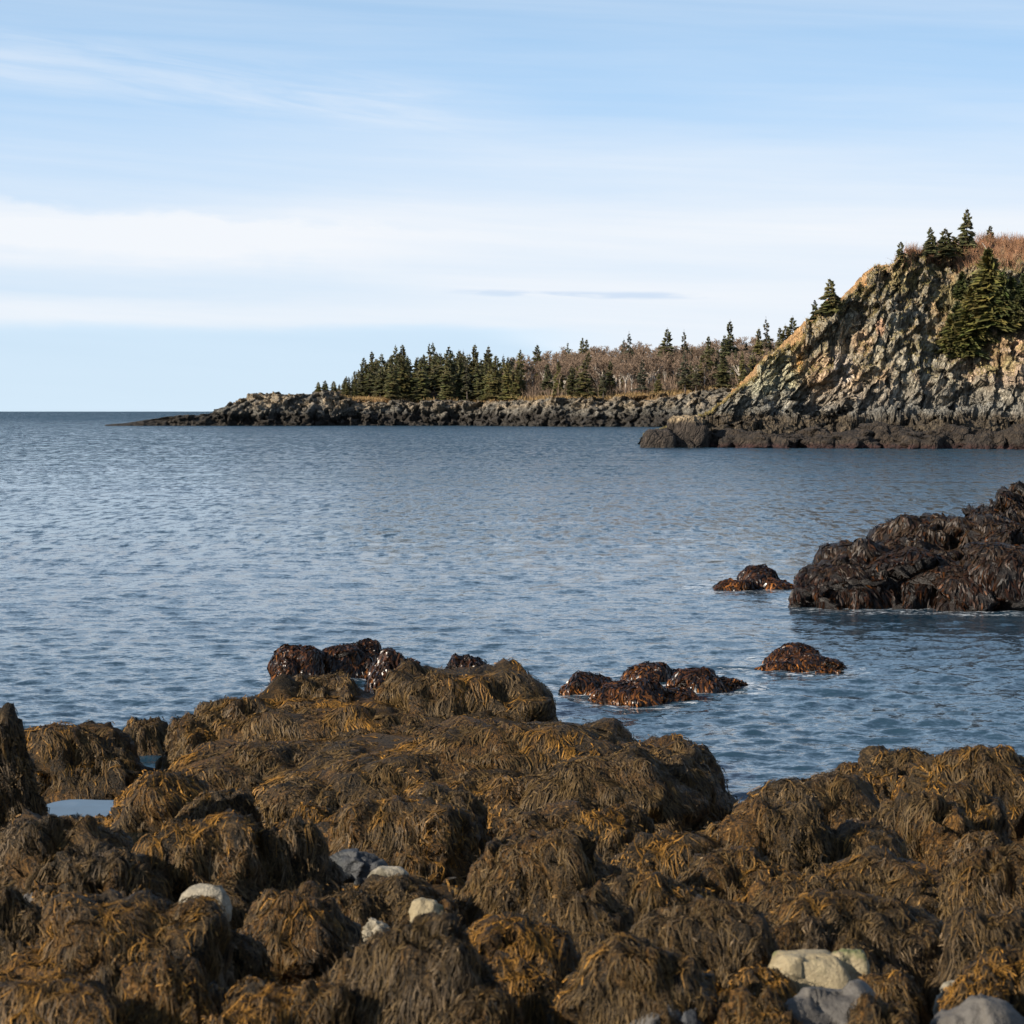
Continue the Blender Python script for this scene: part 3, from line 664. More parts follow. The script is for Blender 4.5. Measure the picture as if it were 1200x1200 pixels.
# foam near the rocks standing in the sea
foam = np.zeros_like(XX)
for d in SEA:
    w_ = .45 if d.cy < 45 else 1.0
    dd = (np.abs((XX - d.cx) / (d.rx + w_ * .8)) ** 2 + np.abs((DD - d.cy) / (d.ry + w_ * 1.5)) ** 2)
    foam = np.maximum(foam, np.clip(1.75 - dd * .95, 0, 1))
foam += .55 * np.exp(-(((XX - 3.2) / 1.5) ** 2 + ((DD - 38.6) / 1.1) ** 2)) + .7 * np.exp(-(((XX - 6.3) / 1.6) ** 2 + ((DD - 58.5) / 2.0) ** 2)) + .45 * np.exp(-(((XX - 2.3) / 1.2) ** 2 + ((DD - 36.4) / .8) ** 2))
V = np.stack([XX + Hx * gust * near, DD + Hy * gust, Hh], -1).reshape(-1, 3)
foamc = np.clip(foam, 0, 1).reshape(-1, 1) * np.ones((1, 3))
m, g, o = material('sea_water'); p = pos(g)
px_, py_, pz_ = g.sep(p)
n1 = g.noise(g.vm('MULTIPLY', p, (1.0, 1.5, 1)), 2.2, 3, .6, out=1)
n2 = g.noise(g.vm('MULTIPLY', p, (1.0, 1.5, 1)), 8.5, 3, .65, out=1)
n3 = g.noise(g.vm('MULTIPLY', p, (1.0, 1.9, 1)), .28, 3, .6, out=1)
dist = g.m('SQRT', g.m('ADD', g.m('MULTIPLY', px_, px_), g.m('MULTIPLY', py_, py_)))
far = g.ss(dist, 40.0, 220.0)
patch = g.noise(g.vm('MULTIPLY', p, (.5, 1, 1)), .045, 3, .5)
pk = g.m('ADD', .75, g.m('MULTIPLY', patch, .5))
def cen(n, k): return g.vm('MULTIPLY', g.vm('SUBTRACT', n, (.5, .5, .5)), k)
v = g.vm('ADD', g.vs(cen(n1, (1, 1, 0)), g.m('ADD', .42, g.m('MULTIPLY', far, 1.2))), g.vs(cen(n2, (1, 1, 0)), g.m('ADD', .55, g.m('MULTIPLY', far, .3))))
v = g.vm('ADD', v, g.vs(cen(n3, (1, 1, 0)), g.m('MULTIPLY', far, .8)))
va = cen(g.noise(g.vm('ADD', g.vm('MULTIPLY', p, (2.57, .49, 1)), (13.7, 5.3, 7.37)), 1.0, 4, .65, out=1), (1, 1, 0))
vb = cen(g.noise(g.vm('ADD', g.vm('MULTIPLY', p, (1.47, .141, 1)), (3.7, 9.3, 2.41)), 1.0, 5, .7, out=1), (1, 1, 0))
v = g.vm('ADD', v, g.vs(va, g.m('MULTIPLY', g.ss(dist, 40.0, 90.0), .9)))
v = g.vm('ADD', v, g.vs(vb, g.m('MULTIPLY', g.ss(dist, 110.0, 260.0), 1.3)))
v = g.vs(v, pk)
v = g.vm('ADD', v, g.xyz(0.0, g.m('ADD', g.m('MULTIPLY', g.ss(dist, 35.0, 320.0), -0.20), g.m('MULTIPLY', g.ss(dist, 250.0, 1500.0), -0.16)), 0.0))
nrm = g.vm('NORMALIZE', g.vm('ADD', g.n('ShaderNodeNewGeometry', 1), v))
fo = g.n('ShaderNodeAttribute', 0, {'attribute_name': 'Col'})
fn = g.noise(g.vm('MULTIPLY', p, (.8, 1.6, 1)), 3.0, 6, .75, 1.2)
fm = g.ss(g.m('ADD', g.sep(fo)[0], g.m('MULTIPLY', g.m('SUBTRACT', fn, .5), 3.2)), 1.05, 1.40)
c = g.mix(g.ss(patch, .3, .7), (0.014, 0.038, 0.062), (0.020, 0.050, 0.074))
wb = g.n('ShaderNodeBsdfPrincipled', Base_Color=c, Roughness=0.10, IOR=1.333, Normal=nrm)
fb = g.n('ShaderNodeBsdfPrincipled', Base_Color=(.75, .78, .8, 1), Roughness=.9)
m.node_tree.links.new(g.n('ShaderNodeMixShader', i0=g.m('MULTIPLY', fm, .65), i1=wb, i2=fb), o.inputs[0]); M_SEA = m
link('sea', mesh_from('sea', V, grid_faces(len(cl), len(rows)), M_SEA, foamc, smooth=True), kind='structure')
# tide pool
m, g, o = material('pool_water'); p = pos(g)
n1 = g.noise(p, 3.5, 2, .5, out=1)
nrm = g.vm('NORMALIZE', g.vm('ADD', (0, 0, 1), g.vm('MULTIPLY', g.vm('SUBTRACT', n1, (.5, .5, .5)), (.03, .03, 0))))
finish(m, g, o, Base_Color=(.01, .012, .01, 1), Roughness=.03, IOR=1.333, Normal=nrm)
a_ = np.linspace(0, 2 * math.pi, 48, endpoint=False)
V = np.stack([-4.0 + .72 * np.cos(a_), 21.0 + 1.5 * np.sin(a_) + .25 * np.sin(a_ * 3), 0 * a_ + .60], -1); V = np.vstack([V, [[-4.05, 21.1, .60]]])
fc = np.stack([np.arange(48), (np.arange(48) + 1) % 48, np.full(48, 48)], -1)
link('tide_pool', mesh_from('tide_pool', V, fc, m), kind='structure')
print('sea', time.time() - T0)

# ------------------------------------------------------------------ headland cliff
def interp(x, pts):
    pts = np.array(pts, float); return np.interp(x, pts[:, 0], pts[:, 1])
SKY = [(700, 503), (750, 505), (785, 496), (830, 480), (845, 466), (862, 452), (880, 438), (905, 418), (932, 396), (945, 382), (962, 371), (985, 353), (1010, 337), (1032, 322), (1052, 312), (1075, 302), (1100, 297), (1130, 290), (1150, 281), (1175, 274), (1200, 270), (1260, 262), (1400, 250), (1600, 246)]
uu = np.concatenate([np.linspace(748, 1204, 520), np.linspace(1210, 1560, 50)])
D0 = interp(uu, [(700, 292), (748, 288), (800, 285), (1000, 283), (1200, 279), (1600, 270)])
Hc = CH + (HZ - interp(uu, SKY)) / F * (D0 + 30)                      # crest height
q_ = np.stack([uu / 11, 0 * uu, 0 * uu], -1); Hc = Hc + np.clip((Hc - 4) / 10, 0, 1) * (.9 * facets(q_, 361, .6) + .5 * facets(q_ * 3.1, 362, .6)) - .3
Hc = np.maximum(Hc, .6)
# profile: rows (offset, height as share) - shelf, face, crest, back
nv = 300
vv = np.concatenate([np.linspace(0, 1, 60), np.linspace(1, 2, 190)[1:], np.linspace(2, 3, 30)[1:]]); nv = len(vv)
U, Vv = np.meshgrid(np.arange(len(uu)), vv, indexing='ij'); HC = Hc[U]; DB = D0[U]; UX = uu[U]
shelf = np.minimum(interp(uu, [(748, 1.0), (780, 2.2), (830, 3.4), (900, 4.0), (1200, 4.0), (1560, 4.2)]), Hc * .8)[U]
shw = interp(uu, [(748, 3), (800, 10), (1560, 12)])[U]
s1 = np.clip(Vv, 0, 1); s2 = np.clip(Vv - 1, 0, 1); s3 = np.clip(Vv - 2, 0, 1)
yo = s1 * shw + (s2 ** 1.15) * (HC - shelf) * .62 + s3 * 60
zo = -1.2 + (shelf + 1.2) * (.45 * sstep(s1, 0, .3) + .55 * s1) + (HC - shelf) * (s2 * .90 + .10 * np.sin(s2 * math.pi / 2) + .0) 
# ledges and gullies on the face
hk = sstep(UX, 1085, 1175); yo = yo + hk * sstep(s2, .80, 1.0) * 22
gul = np.exp(-((UX - 1135) / 42) ** 2) * np.exp(-((s2 - .62) / .30) ** 2)
yo = yo + gul * 3.5
zo = zo - s3 * 6.0
Xw = (UX - 600) / F * (DB + 15); Yw = DB + yo; Zw = zo
P = np.stack([Xw, Yw, Zw], -1)
lw0 = 1 - sstep(Vv, .85, 1.1); P[..., 1] += lw0 * (fbm(np.stack([Xw / 6, 0 * Xw, 0 * Xw], -1), 321, 3) * 7); P[..., 2] += lw0 * sstep(Vv, .1, .35) * (facets(P / np.array([5, 3, 50]), 331, .8) * 1.2 - .2); P[..., 1] += lw0 * facets(np.stack([Xw / 5 + Vv, Vv * 3, 0 * Xw], -1), 341, 1.) * 2.0
# tilted beds: shear the noise domain so that slabs lean to the right
def shear(P, k): return np.stack([P[..., 0] * 1.0 - P[..., 2] * k, P[..., 1], P[..., 2]], -1)
Qw = P + np.stack([fbm(P / 16 + 3, 351, 2) * 3.5, 0 * Zw, fbm(P / 14 + 8, 352, 2) * 2.5], -1); Q = shear(Qw, .38)
env = sstep(Vv, -.1, .1) * (1 - .75 * sstep(Vv + .35 * hk, 2.15, 2.35)) * np.clip(HC / 8, .25, 1)
low = 1 - sstep(Vv, .9, 1.15)
dsp = facets(Q / np.array([5, 6, 8.5]), 101, 1.2) * 1.15 + facets(Q / np.array([2.1, 3, 4.2]), 131, 1.4) * 1.05 + facets(Q / np.array([1.0, 1.5, 2.0]), 161, 1.3) * .7 + facets(Q / np.array([.45, .8, 1.2]), 171, 1.3) * .28
dsp = dsp + fbm(P / 14, 44, 3) * 1.0 + fbm(P / 1.2, 45, 3) * .18
up = np.where(Vv > 2, .25, .18)
P[..., 1] -= dsp * env  * (1 - .75 * low)
P[..., 2] += (dsp * up * (1 - .4 * low) - .25 + low * (.8 * facets(P / np.array([2.4, 2.4, 1.8]), 171, 1.) + .4 * facets(P / .9, 181, 1.)) ) * env
P[..., 0] += env * (facets(Q / np.array([1.9, 3, 3.6]), 201, .8) * .5)
e1 = np.gradient(P, axis=0); e2 = np.gradient(P, axis=1); nn = unit(np.cross(e1, e2)); nn = np.where(nn[..., 1:2] > 0, -nn, nn)
PY = HZ - (P[..., 2] - CH) / P[..., 1] * F; PX = 600 + P[..., 0] / P[..., 1] * F     # where the surface point lies, used only for rock types by place
X0, Z0 = PX, (523 - PY) / 240                                                        # place along the shore, height share
def blob(cx, cy, rx, ry, s_=0): 
    d_ = np.sqrt(((PX - cx) / rx) ** 2 + ((PY - cy) / ry) ** 2) + .45 * fbm(P / 3.0, 60 + s_, 3); return (1 - sstep(d_, .65, 1.1))[..., None]
def mixc(C, k, c): return C * (1 - k) + k * np.array(c)
C = np.zeros(P.shape) + np.array((.185, .165, .125))
C = mixc(C, sstep(facets(Q / np.array([3, 4, 6]), 301, .4), -.2, .5)[..., None] * .8, (.15, .145, .125))
C = mixc(C, sstep(fbm(P / 5, 61, 4), .05, .4)[..., None] * .8, (.24, .17, .115))
C = mixc(C, sstep(fbm(P / 2.4 + 40, 62, 4), .12, .4)[..., None] * .65, (.10, .085, .07))
C = mixc(C, blob(905, 440, 42, 34) * .75, (.23, .235, .175))
C = mixc(C, blob(975, 452, 40, 40, 1) * .6, (.27, .185, .12))
C = mixc(C, blob(936, 415, 11, 26, 2) * .55, (.34, .22, .11)); C = mixc(C, blob(937, 424, 5, 11, 3) * .8, (.38, .21, .06))
C = mixc(C, blob(985, 436, 14, 22, 4) * .8, (.33, .30, .28))
C = mixc(C, blob(1012, 402, 15, 18, 5) * .5, (.30, .205, .14)); C = mixc(C, blob(1032, 384, 6, 12, 6) * .6, (.28, .15, .09))
C = mixc(C, blob(1178, 420, 60, 42, 7) * .75, (.26, .20, .16)); C = mixc(C, blob(1200, 405, 14, 16, 8) * .6, (.34, .21, .13))
C = mixc(C, blob(1075, 405, 36, 50, 9) * .35, (.14, .14, .13))
C = mixc(C, blob(1060, 470, 200, 22, 10) * .75, (.125, .122, .112)); C = mixc(C, blob(880, 478, 60, 20, 13) * .6, (.125, .125, .115))
gr = sstep(nn[..., 2] + .5 * fbm(P / 2.5, 63, 3), .55, .95) * sstep(P[..., 2], 7, 11)
GC = mixc(np.zeros(P.shape) + np.array((.135, .115, .050)), sstep(fbm(P / 4, 64, 2), -.1, .3)[..., None], (.165, .115, .060))
C = C * (1 - gr[..., None]) + gr[..., None] * GC
for b_ in ((1085, 395, 34, 16, 11), (1125, 350, 40, 60, 12), (1150, 400, 60, 14, 14), (1060, 330, 30, 16, 15), (1020, 355, 14, 20, 16), (1165, 425, 26, 14, 17)):
    k = blob(*b_) * sstep(fbm(P / 1.6, 65, 3), -.35, .15)[..., None] * .85; C = C * (1 - k) + k * GC
top = sstep(Vv + .17 * hk + .12 * fbm(P / 3, 66, 2), 2.0, 2.09)[..., None]; C = C * (1 - top) + top * mixc(np.zeros(P.shape) + np.array((.27, .165, .075)), sstep(UX, 1080, 1160)[..., None], (.165, .085, .045))
zl = P[..., 2] + .8 * fbm(P / 3, 67, 3)
C = mixc(C, (1 - sstep(zl, 5.0, 6.2))[..., None] * .75, (.085, .088, .088))
C = mixc(C, (1 - sstep(zl, 3.6, 4.6))[..., None] * .95, (.040, .031, .020))
C = mixc(C, (1 - sstep(zl, .3, 1.0))[..., None] * .9, (.045, .018, .015))
C = C * np.array((2.45, 2.34, 2.16))
me = mesh_from('headland_cliff', P.reshape(-1, 3), grid_faces(len(uu), nv), M_CLIFF, C.reshape(-1, 3))
link('headland_cliff', me, kind='structure')
CLP, CLN, CLV = P, nn, Vv
print('cliff', time.time() - T0)
def cliff_at(xp, yp):      # nearest point of the face to a place on it
    i = np.argmin((PX - xp) ** 2 + (PY - yp) ** 2 + (CLV > 2.2) * 1e4 + (CLV < .9) * 1e4); return P.reshape(-1, 3)[i]
def crest_at(xp):
    j = np.argmin(np.abs(uu - xp)); k = np.argmax(P[j, :, 2] / P[j, :, 1] * 1.0); return P[j, k]
crest_pts = {}

# lone boulder on the end of the shelf
def block(specs, label, mat_, fac=.5, fs=.45, N=0):
    ds = [Dome((cx - 600) / F * d, d, -.6, wp / 2 / F * d, ry, CH - (yt - HZ) / F * d + .6, 900 + i, e=.42, p=4, nz=.07, fac=fac, faceted=fs) for i, (cx, yt, d, wp, ry) in enumerate(specs)]
    vs, fs_, b = [], [], 0
    for d in ds: v, f_ = d.mesh(110, 44); vs.append(v); fs_.append(f_ + b); b += len(v)
    V = np.concatenate(vs); base = np.array([ds[0].cx, ds[0].cy, 0])
    C = np.zeros(V.shape) + np.array((.045, .034, .026)); k = sstep(V[:, 2] + .5 * fbm(V / 1.2, 8, 3), 2.9, 3.6)[:, None]; C = mixc(C, k, (.34, .26, .16)) * 1.3
    link('boulder', mesh_from('boulder', V - base, np.concatenate(fs_), mat_, C), loc=base, label=label, category='boulder')
for k_, (cx, yt, d_, wp, ry) in enumerate([(858, 505, 278, 60, 3), (902, 509, 274, 80, 3), (948, 503, 277, 60, 3), (990, 507, 273, 84, 4), (1040, 500, 275, 60, 4), (1078, 506, 271, 90, 4), (1128, 502, 272, 70, 3.5), (1172, 507, 268, 84, 4), (1210, 500, 266, 80, 4)]):
    dd = Dome((cx - 600) / F * d_, d_, -.8, wp / 2 / F * d_, ry, CH - (yt - HZ) / F * d_ + .8, 950 + k_, e=.7, p=2.6, nz=.25, fac=.9, faceted=.6)
    v, f_ = dd.mesh(90, 34); cc = mixc(np.zeros(v.shape) + np.array((.050, .036, .024)), (1 - sstep(v[:, 2] + .3 * fbm(v, 4, 2), .2, .8))[:, None], (.05, .02, .017))
    b_ = np.array([dd.cx, dd.cy, 0]); link('boulder', mesh_from('boulder', v - b_, f_, M_CLIFF, cc), loc=b_, category='boulder', group='low tidal rocks at the foot of the headland',
        label='low near-black weedy tidal rock in front of the foot of the headland cliff')
block([(806, 487, 277, 46, 2.6)], 'square dark boulder with a pale top on the tip of the headland shelf', M_CLIFF)
block([(772, 503, 275, 40, 1.8)], 'low rounded dark boulder at the water left of the square one', M_CLIFF, .3)

# ------------------------------------------------------------------ wooded point
uu2 = np.concatenate([np.linspace(-40, 120, 4), np.linspace(124, 960, 660), np.linspace(975, 1400, 30)])
Dw = interp(uu2, [(-40, 700), (124, 680), (400, 690), (560, 690), (640, 655), (760, 640), (960, 620), (1400, 600)])
RT = interp(uu2, [(-40, 530), (118, 504), (124, 497.5), (150, 495), (170, 491), (205, 487), (245, 484.5), (258, 477), (275, 468), (300, 463), (340, 462), (352, 465), (365, 458), (385, 457), (400, 466), (450, 468), (560, 470), (600, 468), (700, 466), (780, 463), (830, 455), (960, 450), (1400, 440)])
LT = interp(uu2, [(-40, 530), (245, 490), (300, 466), (380, 460), (420, 463), (520, 460), (580, 452), (640, 441), (720, 436), (800, 430), (960, 420), (1400, 400)])
Hr = CH + (HZ - RT) / F * (Dw + 10); Hl = CH + (HZ - LT) / F * (Dw + 130)
vv2 = np.concatenate([np.linspace(0, 1, 56), np.linspace(1, 2, 40)[1:], np.linspace(2, 3, 8)[1:]])
U, V2 = np.meshgrid(np.arange(len(uu2)), vv2, indexing='ij'); s1 = np.clip(V2, 0, 1); s2 = np.clip(V2 - 1, 0, 1); s3 = np.clip(V2 - 2, 0, 1)
HR = Hr[U]; HL = Hl[U]; DB = Dw[U]; UX = uu2[U]
tail = 1 - sstep(UX, 230, 300)
yo = s1 * (16 - 8 * tail) + s2 * (115 - 95 * tail) + s3 * (300 - 270 * tail)
zo = -1.9 + (HR + 1.9) * sstep(s1, -.1, 1.0) ** .75 + (HL - HR) * s2 ** 1.2 * (1 - tail) - s3 * 8 - tail * (s2 + s3) * (HR + 2) * .6
P2 = np.stack([(UX - 600) / F * (DB + 8), DB + yo, zo], -1)
env = sstep(V2, -.25, .12) * (1 - .93 * sstep(V2, 1.0, 1.12)) * np.clip(HR / 7, .12, 1)
Q = shear(P2, .25); dsp = facets(Q / np.array([14, 12, 9]), 411, 1.0) * 2.4 + facets(Q / np.array([5.5, 7, 6]), 401, .9) * 1.8 + facets(Q / np.array([1.8, 3, 2.6]), 431, 1.1) * 1.5 + facets(Q / np.array([.9, 1.5, 1.2]), 451, 1.1) * .8 + fbm(P2 / 25, 12, 3) * 4
P2[..., 1] -= dsp * env;  P2[..., 2] += (dsp * .28 - .7) * env; P2[..., 0] += env * facets(Q / np.array([2.4, 3, 3]), 441, 1.) * .8
P2[..., 2] += fbm(P2 / 22, 13, 3) * 1.2 * sstep(V2, 1.0, 1.3) * (1 - tail)
C = np.zeros(P2.shape) + np.array((.44, .36, .26))
C = mixc(C, sstep(facets(Q / np.array([4, 5, 4]), 501, .4), -.3, .5)[..., None] * .8, (.17, .165, .15))
zl = P2[..., 2] + 1.6 * fbm(P2 / 6, 67, 3)
C = mixc(C, (1 - sstep(zl, 5.0, 6.8))[..., None] * .85, (.15, .145, .13))
C = mixc(C, (1 - sstep(zl, 3.0, 4.4))[..., None] * .95, (.040, .033, .026))
lan = sstep(V2 + .15 * fbm(P2 / 9, 70, 2), 1.0, 1.06)[..., None] * (1 - tail[..., None])
C = C * (1 - lan) + lan * mixc(np.zeros(P2.shape) + np.array((.30, .175, .075)), sstep(fbm(P2 / 14, 68, 3), -.1, .3)[..., None], (.20, .14, .07))
link('wooded_point', mesh_from('wooded_point', P2.reshape(-1, 3), grid_faces(len(uu2), len(vv2)), M_CLIFF, C.reshape(-1, 3)), kind='structure')
def land_at(xp, s):        # point on the land behind the rocks, s 0..1 inland
    j = np.argmin(np.abs(uu2 - xp)); k = np.argmin(np.abs(vv2 - (1.02 + s * .96))); return P2[j, k]
print('point', time.time() - T0)

# ------------------------------------------------------------------ trees
def tube_poly(pts, rad, n=5):
    pts = np.array(pts, float); a = np.linspace(0, 2 * math.pi, n, endpoint=False)
    V = np.stack([pts[:, None, 0] + np.outer(rad, np.cos(a)), pts[:, None, 1] + np.outer(rad, np.sin(a)), np.repeat(pts[:, 2:3], n, 1)], -1)
    m_ = len(pts); V = V.reshape(-1, 3)
    i = np.arange(m_ - 1)[:, None] * n; j = np.arange(n)[None]; j2 = (j + 1) % n
    return V, np.stack([i + j, i + j2, i + n + j2, i + n + j], -1).reshape(-1, 4)
def spruce_data(seed, H=12., W=2.4, whorls=34, base=.08, sparse=0., jit=.03, bw=1., nbk=1., green=(.085, .086, .034)):
    rg_ = np.random.default_rng(seed); quads = []; cols = []
    lean = rg_.normal(0, .015, 2)
    gap0 = rg_.uniform(.1, .9)
    for k in range(whorls):
        f_ = base + (1 - base) * (k + rg_.uniform(-.3, .3)) / whorls; z = f_ * H
        rmax = 1.35 * W * (1 - f_) ** .72 * rg_.uniform(.65, 1.15) + .10
        if abs(f_ - gap0) < .04: rmax *= .6
        nb = int((4 + 6 * (1 - f_)) * nbk) 
        for b in range(nb):
            if rg_.random() < sparse: continue
            a = rg_.uniform(0, 2 * math.pi); L = rmax * rg_.uniform(.6, 1.15)
            c, s = math.cos(a), math.sin(a); w_ = (.26 * L + .12) * bw
            droop = -.20 * L + rg_.normal(0, .05) if f_ < .75 else .25 * L
            o = np.array([lean[0] * z, lean[1] * z, z])
            def pt(r, lat, dz): return o + np.array([c * r - s * lat, s * r + c * lat, dz])
            quads += [pt(0, 0, .1), pt(L * .5, -w_, droop * .3 - .12), pt(L, 0, droop + .05), pt(L * .5, w_, droop * .3 - .12)]
            # hanging twigs under the bough
            quads += [pt(L * .15, 0, .05), pt(L * .45, .03, -.42 * w_ - .28), pt(L * .95, 0, droop - .18), pt(L * .6, -.03, droop * .3 + .10)]
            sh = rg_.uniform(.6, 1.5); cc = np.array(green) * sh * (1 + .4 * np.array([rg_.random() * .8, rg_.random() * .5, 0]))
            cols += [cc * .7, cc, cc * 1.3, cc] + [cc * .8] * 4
    top = np.array([lean[0] * H, lean[1] * H, H])
    V = np.array(quads); V[:, :] += rg_.normal(0, jit, V.shape)
    return V, np.arange(len(V)).reshape(-1, 4), np.array(cols), top
class Kind: pass
def make_spruce(seed, **k):
    V, f_, C, top = spruce_data(seed, **k); H = k.get('H', 12.)
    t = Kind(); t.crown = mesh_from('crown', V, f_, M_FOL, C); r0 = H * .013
    v, ff = tube_poly([(0, 0, -.6), (top[0] * .5, top[1] * .5, H * .5), (top[0], top[1], H * 1.015)], np.array([r0, r0 * .6, .02]))
    t.trunk = mesh_from('trunk', v, ff, M_BARK, np.zeros(v.shape) + np.array((.11, .09, .075))); t.H = H
    return t
SP = [make_spruce(1, W=2.3), make_spruce(2, W=2.0, whorls=38), make_spruce(3, W=2.6, sparse=.1), make_spruce(4, W=1.7, whorls=32, sparse=.2), make_spruce(5, W=2.2, base=.22, sparse=.25),
      make_spruce(6, W=1.5, whorls=26, base=.3, sparse=.45, green=(.05, .052, .03)), make_spruce(7, W=2.4, whorls=40), make_spruce(8, W=1.9, whorls=36, sparse=.15)]
SW = [make_spruce(20 + i, H=6, W=[1.7, 2.0, 1.8, 2.1][i], whorls=26, base=.04, sparse=[.1, .2, .3, .15][i]) for i in range(4)]
def plant(kind, P, H, rz, name, label, cat, group=None, wide=1.0, lean=(0, 0)):
    s = H / kind.H
    r = link(name, None, loc=P, label=label, category=cat, group=group); r.rotation_euler = (lean[0], lean[1], rz); r.scale = (s * wide, s * wide, s)
    link('trunk', kind.trunk, r); link('crown', kind.crown, r)
    return r
def make_bare(seed, H=9.):
    rg_ = np.random.default_rng(seed); segs = []
    def grow(p, d, L, r, lvl):
        q = p + d * L; segs.append((p, q, r, r * .62, lvl))
        if lvl >= 4: return
        n = [3, 4, 4, 5][lvl] + (lvl == 0) * 2
        for i in range(n):
            nd = unit(d + rg_.normal(0, [.42, .5, .6, .7][lvl], 3) + np.array([0, 0, .22])); st_ = p + d * L * rg_.uniform(.45, 1.0)
            grow(st_, nd, L * rg_.uniform(.5, .75) * [.9, .9, .85, .8][lvl], r * [.5, .5, .5, .6][lvl], lvl + 1)
    grow(np.array([0, 0, -.3]), unit(np.array([rg_.normal(0, .06), rg_.normal(0, .06), 1])), H * .40, H * .016, 0)
    def build(sel, kcol, col2, minr):
        Vs, Fs, Cs = [], [], []; b = 0
        for p, q, r1, r2, l in segs:
            if l not in sel: continue
            d = unit(q - p); a = unit(np.cross(d, rg_.normal(0, 1, 3))); c_ = np.cross(d, a); r1 = max(r1, minr); r2 = max(r2, minr)
            Vs += [p + a * r1, p - a * .5 * r1 + c_ * .87 * r1, p - a * .5 * r1 - c_ * .87 * r1, q + a * r2, q - a * .5 * r2 + c_ * .87 * r2, q - a * .5 * r2 - c_ * .87 * r2]
            Fs += [(b, b + 1, b + 4, b + 3), (b + 1, b + 2, b + 5, b + 4), (b + 2, b, b + 3, b + 5)]; b += 6
            Cs += [np.array(kcol if l < 3 else col2) * rg_.uniform(.7, 1.3)] * 6
        return np.array(Vs), np.array(Fs), np.array(Cs)
    t = Kind(); t.H = H
    V, f_, C = build((0, 1), (.50, .44, .37), (.2, .15, .12), .05); t.trunk = mesh_from('trunk', V, f_, M_BARK, C)
    V, f_, C = build((2, 3, 4), (.30, .225, .165), (.225, .155, .105), .028); t.crown = mesh_from('crown', V, f_, M_BARK, C); t.H = float(np.quantile(V[:, 2], .97))
    return t
BT = [make_bare(40 + i) for i in range(6)]
print('trees kinds', time.time() - T0, len(BT[0].crown.polygons))

rt = np.random.default_rng(21)
def put_by_top(xp, ytop, s, kind, label, name='spruce_tree', cat='tree', group=None, wide=1.0):
    P_ = land_at(xp, s); H = CH + (HZ - ytop) / F * P_[1] - P_[2]
    return plant(kind, (float((xp - 600) / F * P_[1]), float(P_[1]), float(P_[2]) - .1), max(H, 2.5), rt.uniform(0, 6), name, label, cat, group, wide)
# the spruces one can pick out on the skyline
named = [(373, 447, .05, 'leftmost of the three tiny spruces on the bare rock of the point'), (381, 445, .05, 'middle one of the three tiny spruces on the bare rock of the point'), (391, 446, .06, 'rightmost of the three tiny spruces on the bare rock of the point'),
 (426, 418, .3, 'narrow spruce at the seaward end of the dense stand'), (435, 411, .3, 'thick topped spruce second from the seaward end of the stand'), (447, 414, .35, 'spruce with a ragged crown beside the thick topped one'),
 (463, 404, .4, 'left one of the twin tall spruces in the seaward part of the stand'), (471, 403, .4, 'right one of the twin tall spruces in the seaward part of the stand'),
 (503, 402, .4, 'tall dark spruce at the middle of the dense stand'), (509, 401, .45, 'tallest spruce at the middle of the dense stand'), (523, 405, .4, 'slim spruce just landward of the tallest one in the stand'),
 (557, 403, .35, 'broad tall spruce near the landward end of the dense stand'), (571, 405, .4, 'spruce with a small round top near the end of the dense stand'),
 (608, 409, .3, 'spruce with a full crown rising from the grey woods right of the stand'), (630, 403, .7, 'lone thin spruce top over the bare wood'),
 (666, 401, .7, 'dark broad spruce on the skyline left of the close pair'), (681, 395, .75, 'left one of a close pair of dark spruces on the skyline'), (688, 397, .8, 'right one of a close pair of dark spruces on the skyline'),
 (731, 396, .75, 'narrow skyline spruce left of the open crowned one'), (739, 388, .6, 'open crowned skyline spruce above the middle of the wood'),
 (781, 384, .45, 'tall spruce with a thick tip rising in the middle of the wood'), (803, 386, .5, 'slender spruce with bare stem right of the thick tipped one'),
 (831, 393, .4, 'round topped spruce left of the tallest tree of the wood'), (856, 375, .35, 'tallest spruce of the wood, left of the cliff'), (849, 392, .3, 'broad spruce leaning on the tallest one of the wood'),
 (874, 400, .4, 'olive green spruce right of the tallest one of the wood'), (890, 384, .35, 'dark spruce close to the foot of the cliff'), (900, 371, .5, 'thin greyish spruce with sparse branches beside the cliff slope'),
 (913, 383, .5, 'small pointed spruce between the thin greyish one and the cliff'), (928, 370, .35, 'full spruce standing right against the cliff slope'), (920, 380, .3, 'dark spruce half hidden behind the left slope of the cliff'),
 (655, 422, .08, 'green spruce at the shore edge right of the brown grass patch'), (642, 425, .12, 'short spruce beside the brown grass patch'), (672, 430, .1, 'spreading dark spruce low at the shore near the grass patch'),
 (715, 422, .12, 'bushy spruce at the edge of the bare wood above the rocks'), (705, 440, .03, 'low young spruce just above the shore rocks'), (800, 434, .05, 'small spruce on the yellow grass above the dark rocks')]
for xp, yt, s, lab in named:
    kd = SW[int(rt.integers(4))] if yt > 440 and xp < 400 else (SP[5] if 'sparse' in lab or 'bare stem' in lab or 'open crowned' in lab else SP[int(rt.choice([0, 1, 2, 3, 6, 7]))])
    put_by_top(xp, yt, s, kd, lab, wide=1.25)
def stand_lab(xp, s):
    a = 'seaward' if xp < 465 else ('middle' if xp < 535 else 'landward'); b = 'front' if s < .22 else 'back'
    return 'crowded dark spruce in the %s of the %s part of the dense stand' % (b, a), 'spruce_tree', 'tree', 'spruces in the %s of the %s part of the dense stand' % (b, a)
